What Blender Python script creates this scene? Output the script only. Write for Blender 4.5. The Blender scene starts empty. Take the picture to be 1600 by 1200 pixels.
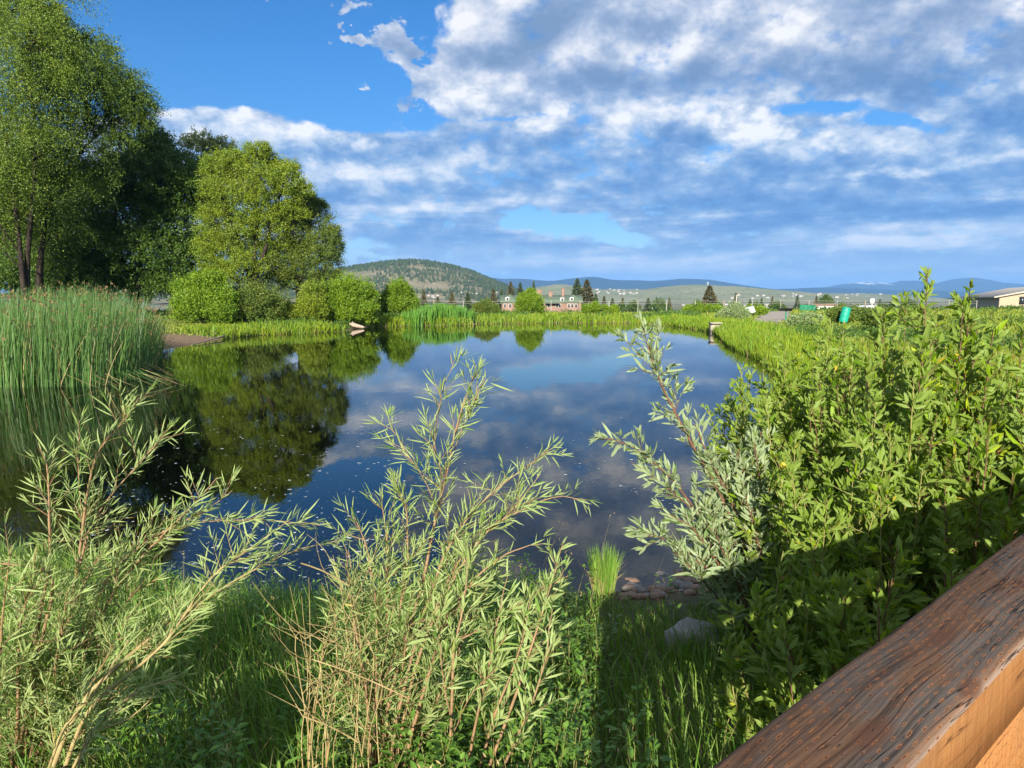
import bpy, math, random
import numpy as np

R = np.random.default_rng(11)
random.seed(5)
SC = bpy.context.scene
COL = SC.collection
PI = math.pi

# ------------------------------------------------------------------ camera frame
CAM_H = 2.5
F = 1080.0
PITCH = math.atan(132 / F)
CP, SP = math.cos(PITCH), math.sin(PITCH)
SUN_AZ = math.radians(9)       # direction in which shadows fall, clockwise from +Y
SUN_EL = math.radians(21)
EXPOSURE = 1.0
SKY_GAIN = 1.08 / 2 ** EXPOSURE


def ray(px, py):
    xr = (px - 800) / F
    yu = (600 - py) / F
    return np.array([xr, CP + yu * SP, -SP + yu * CP])


def at(px, py, D):
    d = ray(px, py)
    return d * (D / d[1]) + np.array([0, 0, CAM_H])


def onz(px, py, z=0.0):
    d = ray(px, py)
    return d * ((z - CAM_H) / d[2]) + np.array([0, 0, CAM_H])


# ------------------------------------------------------------------ numpy noise
def _h(i, j, s):
    v = np.sin(i * 127.1 + j * 311.7 + s * 74.7) * 43758.5453
    return v - np.floor(v)


def vnoise(x, y, s=0):
    i, j = np.floor(x), np.floor(y)
    f, g = x - i, y - j
    f = f * f * (3 - 2 * f)
    g = g * g * (3 - 2 * g)
    return (_h(i, j, s) * (1 - f) + _h(i + 1, j, s) * f) * (1 - g) + (_h(i, j + 1, s) * (1 - f) + _h(i + 1, j + 1, s) * f) * g


def fbm(x, y, o=4, s=0):
    t, a, w = 0, 0.5, 0
    for k in range(o):
        t = t + a * vnoise(x * 2 ** k, y * 2 ** k, s + k)
        w += a
        a *= 0.5
    return t / w


def norm(v):
    return v / np.maximum(np.linalg.norm(v, axis=-1, keepdims=True), 1e-9)


# ------------------------------------------------------------------ objects
def tag(o, label=None, cat=None, group=None, kind=None):
    if label: o['label'] = label
    if cat: o['category'] = cat
    if group: o['group'] = group
    if kind: o['kind'] = kind
    return o


def empty(name, loc, label, cat, group=None):
    o = bpy.data.objects.new(name, None)
    COL.objects.link(o)
    o.location = [float(c) for c in loc]
    return tag(o, label, cat, group)


class MB:
    """Collects geometry; build() links it as ONE mesh object."""
    def __init__(self):
        self.v, self.f, self.n = [], [], 0

    def add(self, v, f, mat=0):
        v = np.asarray(v, dtype=np.float64).reshape(-1, 3)
        f = np.asarray(f, dtype=np.int64)
        self.v.append(v)
        self.f.append((f + self.n, mat))
        self.n += len(v)

    def poly(self, pts, mat=0):
        self.add(pts, [list(range(len(pts)))], mat)

    def box(self, c, s, ax=None, mat=0):
        c = np.asarray(c, float)
        ax = np.eye(3) if ax is None else np.asarray(ax, float)
        k = np.array([[x, y, z] for x in (-.5, .5) for y in (-.5, .5) for z in (-.5, .5)]) * np.asarray(s, float)
        self.add(c + k @ ax, [[0, 1, 3, 2], [4, 6, 7, 5], [0, 4, 5, 1], [2, 3, 7, 6], [0, 2, 6, 4], [1, 5, 7, 3]], mat)

    def tube(self, pts, rad, k=6, mat=0, cap=True):
        P = np.asarray(pts, float)
        n = len(P)
        rad = np.broadcast_to(np.asarray(rad, float), (n,))
        T = norm(np.gradient(P, axis=0))
        ref = np.array([0.3, 0.9, 0.2]) if abs(T[0][2]) > .8 else np.array([0, 0, 1.])
        A = norm(np.cross(T, ref))
        B = np.cross(T, A)
        th = np.arange(k) * 2 * PI / k
        V = P[:, None] + rad[:, None, None] * (A[:, None] * np.cos(th)[None, :, None] + B[:, None] * np.sin(th)[None, :, None])
        i = np.arange(n - 1)[:, None] * k
        j = np.arange(k)[None]
        q = np.stack([i + j, i + (j + 1) % k, i + k + (j + 1) % k, i + k + j], -1).reshape(-1, 4)
        self.add(V.reshape(-1, 3), q, mat)
        if cap:
            self.add(V[-1], [list(range(k))], mat)
            self.add(V[0], [list(range(k))[::-1]], mat)

    def build(self, name, mats, parent=None, smooth=False):
        V = np.concatenate(self.v) if self.v else np.zeros((0, 3))
        off = np.zeros(3)
        if parent is not None:
            p = parent
            while p is not None:
                off += np.array(p.location)
                p = p.parent
            V = V - off
        me = bpy.data.meshes.new(name)
        loops = np.concatenate([f.ravel() for f, m in self.f]).astype(np.int32)
        cnt = np.concatenate([np.full(len(f), f.shape[1]) for f, m in self.f]).astype(np.int32)
        mi = np.concatenate([np.full(len(f), m) for f, m in self.f]).astype(np.int32)
        me.vertices.add(len(V))
        me.vertices.foreach_set('co', V.astype(np.float32).ravel())
        me.loops.add(len(loops))
        me.loops.foreach_set('vertex_index', loops)
        me.polygons.add(len(cnt))
        st = np.zeros(len(cnt), np.int32)
        st[1:] = np.cumsum(cnt)[:-1]
        me.polygons.foreach_set('loop_start', st)
        me.polygons.foreach_set('loop_total', cnt)
        me.polygons.foreach_set('material_index', mi)
        if smooth:
            me.polygons.foreach_set('use_smooth', np.ones(len(cnt), bool))
        for m in (mats if isinstance(mats, (list, tuple)) else [mats]):
            me.materials.append(m)
        me.update(calc_edges=True)
        o = bpy.data.objects.new(name, me)
        COL.objects.link(o)
        if parent is not None:
            o.parent = parent
        return o


def copy_tree(o, parent=None):
    c = o.copy()
    COL.objects.link(c)
    c.parent = parent
    for ch in list(o.children):
        copy_tree(ch, c)
    return c


# ------------------------------------------------------------------ materials
class NT:
    def __init__(self, tree):
        self.t = tree
        tree.nodes.clear()

    def n(self, typ, **kw):
        x = self.t.nodes.new(typ)
        for k, v in kw.items():
            setattr(x, k, v)
        return x

    def s(self, node, i, val):
        inp = node.inputs[i]
        if isinstance(val, bpy.types.NodeSocket):
            self.t.links.new(val, inp)
        elif val is not None:
            inp.default_value = val

    def math(self, op, a, b=None, c=None, clamp=False):
        x = self.n('ShaderNodeMath', operation=op, use_clamp=clamp)
        self.s(x, 0, a); self.s(x, 1, b); self.s(x, 2, c)
        return x.outputs[0]

    def vmath(self, op, a, b=None, scale=None):
        x = self.n('ShaderNodeVectorMath', operation=op)
        self.s(x, 0, a)
        if b is not None: self.s(x, 1, b)
        if scale is not None: self.s(x, 'Scale', scale)
        return x.outputs['Value'] if op in ('LENGTH', 'DOT_PRODUCT') else x.outputs[0]

    def noise(self, vec, scale, detail=4, rough=.55, lac=2.0, dist=0.0):
        x = self.n('ShaderNodeTexNoise')
        if vec is not None: self.s(x, 'Vector', vec)
        x.inputs['Scale'].default_value = scale
        x.inputs['Detail'].default_value = detail
        x.inputs['Roughness'].default_value = rough
        x.inputs['Lacunarity'].default_value = lac
        x.inputs['Distortion'].default_value = dist
        return x.outputs[0]

    def mapr(self, v, a, b, c=0., d=1., mode='LINEAR'):
        x = self.n('ShaderNodeMapRange', interpolation_type=mode)
        self.s(x, 0, v)
        for i, k in ((1, a), (2, b), (3, c), (4, d)):
            self.s(x, i, k)
        return x.outputs[0]

    def ramp(self, v, stops):
        x = self.n('ShaderNodeValToRGB')
        self.s(x, 0, v)
        e = x.color_ramp.elements
        while len(e) < len(stops): e.new(.5)
        for k, (p, c) in zip(e, stops):
            k.position = p
            k.color = (*c, 1)
        return x.outputs[0]

    def mix(self, f, a, b, blend='MIX'):
        x = self.n('ShaderNodeMix', data_type='RGBA', blend_type=blend)
        self.s(x, 0, f)
        self.s(x, 6, a if isinstance(a, bpy.types.NodeSocket) else (*a, 1))
        self.s(x, 7, b if isinstance(b, bpy.types.NodeSocket) else (*b, 1))
        return x.outputs[2]

    def mapping(self, vec, loc=(0, 0, 0), rot=(0, 0, 0), scale=(1, 1, 1), typ='POINT'):
        x = self.n('ShaderNodeMapping', vector_type=typ)
        self.s(x, 0, vec)
        if typ != 'VECTOR': x.inputs['Location'].default_value = loc
        x.inputs['Rotation'].default_value = rot
        x.inputs['Scale'].default_value = scale
        return x.outputs[0]


def newmat(name):
    m = bpy.data.materials.new(name)
    m.use_nodes = True
    return m, NT(m.node_tree)


def principled(t, col, rough=.6, spec=.5, normal=None, **kw):
    b = t.n('ShaderNodeBsdfPrincipled')
    t.s(b, 'Base Color', col if isinstance(col, bpy.types.NodeSocket) else (*col, 1))
    t.s(b, 'Roughness', rough)
    t.s(b, 'Specular IOR Level', spec)
    if normal is not None: t.s(b, 'Normal', normal)
    for k, v in kw.items(): t.s(b, k, v)
    return b.outputs[0]


def out(t, sh):
    o = t.n('ShaderNodeOutputMaterial')
    t.s(o, 0, sh)


def bump(t, h, strength=.3, dist=.02):
    b = t.n('ShaderNodeBump')
    b.inputs['Strength'].default_value = strength
    b.inputs['Distance'].default_value = dist
    t.s(b, 'Height', h)
    return b.outputs[0]


def leaf_mat(name, cols, trans=.25, rough=.5, spec=.35, back=None, tint=(1.15, 1.1, .45), clump=0.0, odd=None):
    """cols: three colours spread over the single leaves."""
    m, t = newmat(name)
    g = t.n('ShaderNodeNewGeometry')
    rnd = g.outputs['Random Per Island']
    c = t.ramp(rnd, [(0, cols[0]), (.5, cols[1]), (1, cols[2])] if not odd else [(0, cols[0]), (.5, cols[1]), (.955, cols[2]), (.962, odd), (.988, odd), (.992, (.22, .12, .05))])
    if clump:
        nz = t.noise(g.outputs['Position'], clump, 2)
        c = t.mix(t.mapr(nz, .35, .65), c, t.mix(1., c, (1.25, 1.12, .7), 'MULTIPLY'))
    if back:
        c = t.mix(g.outputs['Backfacing'], c, back)
    sh = principled(t, c, rough, spec)
    tr = t.n('ShaderNodeBsdfTranslucent')
    t.s(tr, 0, t.mix(1., c, tint, 'MULTIPLY'))
    mx = t.n('ShaderNodeMixShader')
    mx.inputs[0].default_value = trans
    t.s(mx, 1, sh); t.s(mx, 2, tr.outputs[0])
    out(t, mx.outputs[0])
    return m


def flat_mat(name, c1, c2=None, scale=8., rough=.7, spec=.3, bmp=0., stretch=(1, 1, 1)):
    m, t = newmat(name)
    tc = t.n('ShaderNodeTexCoord')
    v = t.mapping(tc.outputs['Object'], scale=stretch)
    nz = t.noise(v, scale, 5, .6)
    c = t.mix(t.mapr(nz, .35, .65), c1, c2 or tuple(k * .7 for k in c1))
    nn = bump(t, nz, .5, bmp) if bmp else None
    out(t, principled(t, c, rough, spec, nn))
    return m


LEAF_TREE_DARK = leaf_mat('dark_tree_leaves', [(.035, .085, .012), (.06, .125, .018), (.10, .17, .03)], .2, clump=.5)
LEAF_BIRCH = leaf_mat('birch_leaves', [(.07, .13, .018), (.13, .21, .028), (.22, .29, .045)], .25, clump=.6)
LEAF_YELLOW = leaf_mat('yellow_willow_leaves', [(.10, .17, .015), (.17, .25, .022), (.24, .31, .035)], .25, clump=.7)
LEAF_OLIVE = leaf_mat('olive_willow_leaves', [(.07, .12, .018), (.11, .17, .028), (.16, .21, .045)], .22, clump=.5)
LEAF_PALE = leaf_mat('pale_tree_leaves', [(.12, .17, .05), (.17, .22, .07), (.22, .26, .10)], .25)
LEAF_BUSH = leaf_mat('bank_bush_leaves', [(.09, .19, .012), (.15, .27, .018), (.22, .33, .03)], .25, clump=.9)
LEAF_SILVER = leaf_mat('silver_willow_leaves', [(.13, .25, .045), (.215, .345, .07), (.31, .41, .10)], .28, .5, .3, back=(.32, .40, .14), odd=(.48, .40, .10))
LEAF_GREEN = leaf_mat('green_willow_leaves', [(.095, .21, .012), (.20, .35, .018), (.35, .45, .028)], .36, .5, .3, back=(.22, .31, .05), clump=1.5, odd=(.50, .42, .05))
LEAF_GRAYGREEN = leaf_mat('gray_willow_leaves', [(.12, .21, .055), (.20, .29, .085), (.28, .36, .12)], .25, .5, .35, back=(.29, .36, .18))
LEAF_FORB = leaf_mat('forb_leaves', [(.08, .18, .02), (.13, .26, .03), (.19, .32, .05)], .22, .45, .45)
BLADE_WEED = leaf_mat('dark_weed_blades', [(.045, .10, .015), (.075, .15, .022), (.11, .19, .03)], .2, .55, .3)
BLADE_NEAR = leaf_mat('near_grass_blades', [(.10, .22, .025), (.17, .32, .04), (.28, .38, .08)], .28, .5, .4)
BLADE_BANK = leaf_mat('bank_grass_blades', [(.10, .22, .014), (.17, .30, .02), (.28, .35, .035)], .3, .5, .3, clump=.25)
BLADE_MEADOW = leaf_mat('meadow_blades', [(.11, .19, .02), (.18, .26, .03), (.27, .30, .06)], .25, .6, .3, clump=.12)
BLADE_CATTAIL = leaf_mat('cattail_blades', [(.07, .20, .02), (.11, .28, .03), (.17, .33, .05)], .25, .45, .4)
BLADE_REED = leaf_mat('bulrush_blades', [(.06, .15, .035), (.09, .20, .045), (.16, .25, .06)], .15, .4, .4)
BLADE_DRY = leaf_mat('dry_blades', [(.30, .22, .09), (.38, .30, .13), (.45, .36, .18)], .15, .6, .3)
SEED_BROWN = leaf_mat('seed_heads', [(.15, .085, .04), (.21, .13, .06), (.27, .18, .09)], .1, .7, .2)
NEEDLE = leaf_mat('conifer_needles', [(.035, .065, .025), (.055, .09, .03), (.09, .11, .04)], .1, .6, .2)
NEEDLE_RUST = leaf_mat('rusty_conifer_needles', [(.06, .07, .03), (.10, .10, .04), (.15, .12, .05)], .1, .6, .2)
LEAF_FAR = leaf_mat('far_tree_leaves', [(.05, .10, .02), (.08, .14, .03), (.12, .18, .04)], .15)
BARK_DARK = flat_mat('dark_bark', (.06, .045, .035), (.025, .02, .016), 6, .9, .1, .03, (1, 1, .25))
BARK_PALE = flat_mat('pale_bark', (.42, .38, .31), (.10, .085, .07), 4, .85, .15, .02, (1, 1, .5))
STEM_TAN = flat_mat('tan_willow_stems', (.34, .20, .10), (.22, .14, .07), 25, .55, .4)
STEM_GREEN = flat_mat('yellow_green_stems', (.33, .29, .09), (.24, .22, .07), 25, .55, .4)
STEM_RED = flat_mat('red_brown_stems', (.20, .09, .05), (.13, .07, .04), 25, .55, .4)
STEM_STRAW = flat_mat('dry_straw_stems', (.42, .33, .15), (.28, .20, .08), 18, .7, .25)

# ------------------------------------------------------------------ pond outline and ground
PI_ = lambda *q: onz(*q)[:2]
SHORE = [np.array(w, float) for w in [(-34, 7.0), (-9, 7.0)]]
SHORE += [PI_(*q) for q in [(120, 895), (250, 925), (400, 950), (520, 955), (700, 955), (850, 940), (940, 928), (1000, 925),
                            (1060, 918), (1115, 900), (1160, 840), (1185, 760), (1195, 700), (1215, 640), (1235, 595),
                            (1200, 566), (1150, 545), (1122, 522), (1100, 516), (1050, 509), (990, 505), (860, 505), (748, 506),
                            (736, 508), (650, 509), (575, 511), (552, 514), (538, 518), (400, 524), (345, 530), (262, 543), (235, 556)]]
SHORE += [np.array(w, float) for w in [(-24, 31), (-50, 27), (-50, 9)]]
SHORE = np.array(SHORE)


def shore_sd(x, y):
    """Signed distance to the pond edge, positive on land."""
    x, y = np.asarray(x, float), np.asarray(y, float)
    best = np.full(x.shape, 1e18)
    ins = np.zeros(x.shape, bool)
    n = len(SHORE)
    for i in range(n):
        ax, ay = SHORE[i]
        bx, by = SHORE[(i + 1) % n]
        dx, dy = bx - ax, by - ay
        t = np.clip(((x - ax) * dx + (y - ay) * dy) / (dx * dx + dy * dy), 0, 1)
        best = np.minimum(best, (x - ax - t * dx) ** 2 + (y - ay - t * dy) ** 2)
        c = ((ay > y) != (by > y))
        xi = ax + (y - ay) / (by - ay if abs(by - ay) > 1e-9 else 1e-9) * dx
        ins ^= c & (x < xi)
    d = np.sqrt(best)
    return np.where(ins, -d, d)


def ground_z(x, y, sd=None):
    x, y = np.asarray(x, float), np.asarray(y, float)
    if sd is None: sd = shore_sd(x, y)
    o = np.maximum(sd, 0)
    land = .02 + .30 * (1 - np.exp(-o / 1.1)) + .5 * (1 - np.exp(-o / 14)) + (fbm(x * .6, y * .6, 3) - .5) * .12 * np.minimum(o, 1)
    # gentle rise on the far right bank, then the field falls away to the valley floor
    r = np.hypot(x, y)
    land = land + .5 * np.clip((x - 16) / 30, 0, 1) * np.clip((y - 14) / 20, 0, 1)
    f = np.clip((r - 92) / 170, 0, 1)
    land = land * (1 - f) + f * (-6 + (fbm(x * .004, y * .004, 3, 5) - .5) * 3) - 0
    bed = -np.minimum(.03 + .14 * np.maximum(-sd, 0), 1.6) + (fbm(x * 3, y * 3, 2, 9) - .5) * .03
    return np.where(sd > 0, land, bed)


def build_ground():
    ux = np.linspace(-9.1, 9.1, 620)
    uy = np.linspace(-3.2, 9.1, 620)
    X, Y = np.meshgrid(2.4 * np.sinh(ux), 2.4 * np.sinh(uy), indexing='xy')
    Z = ground_z(X, Y)
    V = np.stack([X, Y, Z], -1).reshape(-1, 3)
    nx = len(ux)
    i = np.arange(len(uy) - 1)[:, None] * nx + np.arange(nx - 1)[None]
    q = np.stack([i, i + 1, i + 1 + nx, i + nx], -1).reshape(-1, 4)
    m, t = newmat('ground_soil_and_turf')
    g = t.n('ShaderNodeNewGeometry')
    P = g.outputs['Position']
    n1 = t.noise(P, .35, 5, .6)
    n2 = t.noise(P, 9., 5, .65)
    turf = t.ramp(n1, [(.3, (.07, .12, .02)), (.5, (.12, .17, .03)), (.7, (.19, .20, .06))])
    turf = t.mix(.5, turf, t.ramp(n2, [(.3, (.03, .05, .012)), (.7, (.15, .17, .05))]))
    soil = t.ramp(n2, [(.25, (.075, .052, .03)), (.55, (.19, .13, .075)), (.8, (.33, .245, .16))])
    sep = t.n('ShaderNodeSeparateXYZ'); t.s(sep, 0, P)
    # pond bed and water margin are bare mud
    low = t.mapr(sep.outputs[2], .02, .16, 1, 0)
    c = t.mix(low, turf, soil)
    c = t.mix(t.mapr(sep.outputs[2], -.55, -.22, 1, 0), c, (.012, .013, .009))  # deep bed painted near black for the light lost in deep water
    # the muddy landing beside the bulrushes
    mx, my = onz(285, 531, .15)[:2]
    pm = t.mapping(P, loc=(float(mx), float(my), 0), rot=(0, 0, .25), scale=(4.2, 3.6, 50), typ='TEXTURE')
    dmud = t.math('ADD', t.vmath('LENGTH', pm), t.math('MULTIPLY', t.math('SUBTRACT', t.noise(P, .9, 3), .5), .9))
    mud = t.ramp(n2, [(.3, (.17, .11, .065)), (.7, (.32, .215, .13))])
    c = t.mix(t.mapr(dmud, .75, .95, 1, 0), c, mud)
    # valley floor: pale dry grass with darker patches
    dist = t.vmath('LENGTH', P)
    n3 = t.noise(P, .012, 5, .6)
    far = t.ramp(n3, [(.35, (.10, .13, .06)), (.5, (.20, .20, .12)), (.65, (.27, .24, .16))])
    c = t.mix(t.mapr(dist, 95, 170), c, far)
    # soil close to the camera turns darker and greener
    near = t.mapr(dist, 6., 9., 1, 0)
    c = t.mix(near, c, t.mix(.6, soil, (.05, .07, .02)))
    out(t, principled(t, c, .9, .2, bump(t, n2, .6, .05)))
    mb = MB(); mb.add(V, q)
    o = mb.build('ground', m, smooth=True)
    tag(o, kind='structure')


build_ground()


def build_water():
    m, t = newmat('pond_water')
    g = t.n('ShaderNodeNewGeometry')
    P = g.outputs['Position']
    n1 = t.noise(t.mapping(P, scale=(1.4, .55, 1)), 1.6, 3, .5)
    n2 = t.noise(t.mapping(P, scale=(1, .6, 1)), 9., 2, .5)
    hgt = t.math('ADD', t.math('MULTIPLY', n1, .006), t.math('MULTIPLY', n2, .0012))
    b = t.n('ShaderNodeBump')
    b.inputs['Strength'].default_value = .35
    b.inputs['Distance'].default_value = 1.0
    t.s(b, 'Height', hgt)
    fr = t.n('ShaderNodeFresnel')
    fr.inputs[0].default_value = 1.333
    t.s(fr, 'Normal', b.outputs[0])
    gl = t.n('ShaderNodeBsdfGlossy')
    gl.inputs['Roughness'].default_value = .012
    gl.inputs['Color'].default_value = (1, 1, 1, 1)
    t.s(gl, 'Normal', b.outputs[0])
    tr = t.n('ShaderNodeBsdfTransparent')
    tr.inputs[0].default_value = (.62, .60, .50, 1)
    mx = t.n('ShaderNodeMixShader')
    t.s(mx, 0, fr.outputs[0]); t.s(mx, 1, tr.outputs[0]); t.s(mx, 2, gl.outputs[0])
    out(t, mx.outputs[0])
    mb = MB()
    x0, y0 = SHORE.min(0) - 1.5
    x1, y1 = SHORE.max(0) + 1.5
    mb.poly([(x0, y0, 0), (x1, y0, 0), (x1, y1, 0), (x0, y1, 0)])
    tag(mb.build('pond_water', m), kind='structure')
    # pale flecks of scum drifting on the near water
    fm = flat_mat('foam_flecks', (.72, .74, .72), (.55, .57, .56), 20, .7)
    mb = MB()
    n = 2500
    px = R.uniform(120, 1200, n)
    py = 620 + 310 * R.beta(1.6, 1.3, n)
    for a, b_ in zip(px, py):
        p = onz(a, b_)
        if shore_sd(p[0], p[1]) > -.15 or fbm(p[0] * .8, p[1] * .5, 3, 31) < .47: continue
        s = (.003 + .016 * R.random() ** 3.6) * (1 + .06 * p[1])
        k = R.integers(4, 8)
        th = np.sort(R.random(k)) * 2 * PI
        rr = s * R.uniform(.5, 1.1, k)
        mb.poly(np.stack([p[0] + rr * np.cos(th) * 1.3, p[1] + rr * np.sin(th), np.full(k, .003)], -1))
    tag(mb.build('floating_foam', fm), 'scattered pale flecks of scum drifting on the dark pond water', 'foam', kind='stuff')


build_water()


# ------------------------------------------------------------------ leaf geometry
def frame(d):
    d = norm(d)
    r = R.normal(size=d.shape)
    s = norm(np.cross(d, r))
    return d, s, np.cross(s, d)


def leaf_quads(mb, P, d, L, W, mat=0, flat=0.0):
    """Diamond leaves (one quad each) for crowns."""
    n = len(P)
    if n == 0: return
    d, s, u = frame(d)
    L = np.broadcast_to(L, (n,))[:, None]
    W = np.broadcast_to(W, (n,))[:, None]
    if flat:
        s = norm(s * np.array([1, 1, 1 - flat]))
    mid = P + d * L * .45
    V = np.stack([P, mid + s * W * .5, P + d * L, mid - s * W * .5], 1)
    mb.add(V.reshape(-1, 3), np.arange(n * 4).reshape(-1, 4), mat)


def leaf_blades(mb, P, d, up, L, W, mat=0, droop=.25, fold=.18):
    """Folded lance leaves, eight points each, for plants close to the camera."""
    n = len(P)
    if n == 0: return
    d = norm(d)
    s = norm(np.cross(d, up))
    u = np.cross(s, d)
    L = np.broadcast_to(L, (n,))[:, None]
    W = np.broadcast_to(W, (n,))[:, None]
    dr = (droop * R.uniform(-.4, 1.4, n))[:, None]
    side = (R.normal(0, .08, n))[:, None]

    def mid(t):
        return P + d * L * t - u * L * dr * t * t + s * L * side * t * t
    a, b = mid(.33), mid(.70)
    wa, wb = W * .5, W * .40
    V = np.stack([P, a + s * wa + u * wa * fold * 2, a, a - s * wa + u * wa * fold * 2,
                  b + s * wb + u * wb * fold * 2, b, b - s * wb + u * wb * fold * 2, mid(1.0)], 1)
    base = (np.arange(n) * 8)[:, None]
    tri = np.array([[0, 2, 1], [0, 3, 2], [4, 5, 7], [5, 6, 7]])
    quad = np.array([[1, 2, 5, 4], [2, 3, 6, 5]])
    k = mb.n
    mb.add(V.reshape(-1, 3), (base[:, :, None] + tri[None]).reshape(-1, 3), mat)
    mb.f.append(((base[:, :, None] + quad[None]).reshape(-1, 4) + k, mat))


def blades(mb, P, h, w, lean, mat=0, curve=1.0, az=None):
    """Grass blades: five points each, bending over towards a random side."""
    n = len(P)
    if n == 0: return
    if az is None: az = R.uniform(0, 2 * PI, n)
    h = np.broadcast_to(h, (n,))[:, None]
    w = np.broadcast_to(w, (n,))[:, None]
    lean = np.broadcast_to(lean, (n,))[:, None]
    a = np.stack([np.cos(az), np.sin(az), np.zeros(n)], -1)
    fz = R.uniform(0, 2 * PI, n)
    s = np.stack([np.cos(fz), np.sin(fz), np.zeros(n)], -1)
    up = np.array([0, 0, 1.])
    m = P + up * h * .55 + a * h * lean * .3
    tip = P + up * h * (1 - .35 * lean) + a * h * lean * curve
    V = np.stack([P - s * w * .5, P + s * w * .5, m + s * w * .42, m - s * w * .42, tip], 1)
    b = (np.arange(n) * 5)[:, None]
    k = mb.n
    mb.add(V.reshape(-1, 3), b + np.array([[0, 1, 2, 3]]), mat)
    mb.f.append((b + np.array([[3, 2, 4]]) + k, mat))


def smooth_path(pts, n=14):
    P = np.asarray(pts, float)
    t = np.linspace(0, 1, len(P))
    tt = np.linspace(0, 1, n)
    Q = np.stack([np.interp(tt, t, P[:, k]) for k in range(3)], -1)
    for _ in range(2):
        Q[1:-1] = (Q[:-2] + 2 * Q[1:-1] + Q[2:]) / 4
    return Q


# ------------------------------------------------------------------ trees
def crown_fill(mb, c, r, n_spray, per, leaf, up=.3, droop=0., sq=1.0, len_k=.35, inner=.45):
    """Sprays of leaves around one lobe of a crown."""
    d = norm(R.normal(size=(n_spray, 3)))
    d[:, 2] = np.where(d[:, 2] < -.4, -d[:, 2] * .5, d[:, 2])
    rad = r * (inner + (1.05 - inner) * R.random(n_spray) ** .6)
    wob = .75 + .5 * fbm(d[:, 0] * 2 + c[0], d[:, 2] * 2 + d[:, 1] * 3 + c[1], 3)
    o = c + d * (rad * wob)[:, None] * np.array([1, 1, sq])
    ax = norm(d * .8 + np.array([0, 0, up - droop]) + R.normal(size=(n_spray, 3)) * .45)
    ln = r * len_k * R.uniform(.5, 1.3, n_spray) + .15
    t = R.random((n_spray, per)) ** .8
    P = o[:, None] + ax[:, None] * (t * ln[:, None])[:, :, None]
    P = P + R.normal(size=P.shape) * (.06 * ln[:, None, None] + .06) * (.4 + t[:, :, None])
    P[:, :, 2] -= droop * (t ** 2) * ln[:, None]
    dl = ax[:, None] * .5 + R.normal(size=P.shape) * .7 - np.array([0, 0, droop * .5])
    P, dl = P.reshape(-1, 3), dl.reshape(-1, 3)
    leaf_quads(mb, P, dl, leaf * R.uniform(.7, 1.3, len(P)), leaf * .55 * R.uniform(.7, 1.3, len(P)))


def tree(name, label, cat, D, base, trunks, lobes, mat, bark, leaf=.2, dens=1.0, up=.3, droop=0., group=None,
         trunk_r=.28, part='crown', sq=1., depth=.9, per=26, len_k=.35, inner=.45, twig_r=.05):
    b = at(*base, D)
    b[2] = float(ground_z(b[0], b[1])) - .05
    o = empty(name, b, label, cat, group)
    tm = MB()
    forks = []
    for tr in trunks:
        pts = [b + np.array([R.uniform(-.2, .2), R.uniform(-.2, .2), 0])] + [at(px, py, D + R.uniform(-.6, .6)) for px, py in tr]
        Q = smooth_path(pts, 16)
        tm.tube(Q, np.linspace(trunk_r, trunk_r * .22, 16), 8)
        forks += list(Q[4:])
    forks = np.array(forks)
    mb = MB()
    for (px, py, rp) in lobes:
        c = at(px, py, D + R.uniform(-1, 1) * depth * rp * D / F)
        r = rp * D / F
        c[2] = max(c[2], b[2] + r * .45)
        crown_fill(mb, c, r, int(dens * 72 * r ** 1.7) + 40, per, leaf, up, droop, sq, len_k, inner)
        k = forks[np.argmin(np.linalg.norm(forks - (c - np.array([0, 0, r])), axis=1))]
        lp = smooth_path([k, (k + c) / 2 + R.normal(size=3) * .15 * r, c], 8)
        tm.tube(lp, np.linspace(trunk_r * .3, twig_r * .5, 8), 5)
        for _ in range(7):
            e = c + norm(R.normal(size=3) + np.array([0, 0, .3])) * r * .85
            s = lp[R.integers(3, 8)]
            tm.tube(smooth_path([s, (s + e) / 2 + np.array([0, 0, .1 * r]), e], 6), np.linspace(twig_r, twig_r * .2, 6), 4, cap=False)
    tm.build('trunk', bark, o, True)
    mb.build(part, mat, o)
    return o


LEAF_MID = leaf_mat('birch_leaves_painted_shade', [(.045, .095, .013), (.08, .145, .02), (.14, .21, .032)], .22, clump=.6)  # darker copy of the birch leaves, with shade put into the colour
GT = 'tall trees along the pond bank'
tree('birch_tree', 'tallest loose leaved birch rising above the bulrushes with forked dark trunk', 'tree', 58, (40, 470),
     [[(42, 400), (50, 330), (58, 220), (40, 60)], [(35, 430), (25, 330), (5, 200), (-20, 60)]],
     [(15, 25, 60), (58, 60, 45), (82, 95, 42), (30, 110, 60), (-40, 60, 80), (-60, 170, 90), (15, 190, 55), (60, 160, 45), (-70, 290, 80), (10, 275, 45), (-20, 360, 60), (40, 20, 40), (30, -50, 70), (-50, -60, 90), (75, 70, 26), (92, 130, 24), (45, 210, 36), (20, 330, 34), (85, 30, 16), (70, 8, 20), (55, 120, 26), (75, 215, 26)],
     LEAF_BIRCH, BARK_DARK, .14, .36, .1, .6, GT, .26, depth=.9, len_k=.7, inner=.5, per=50)
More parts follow.
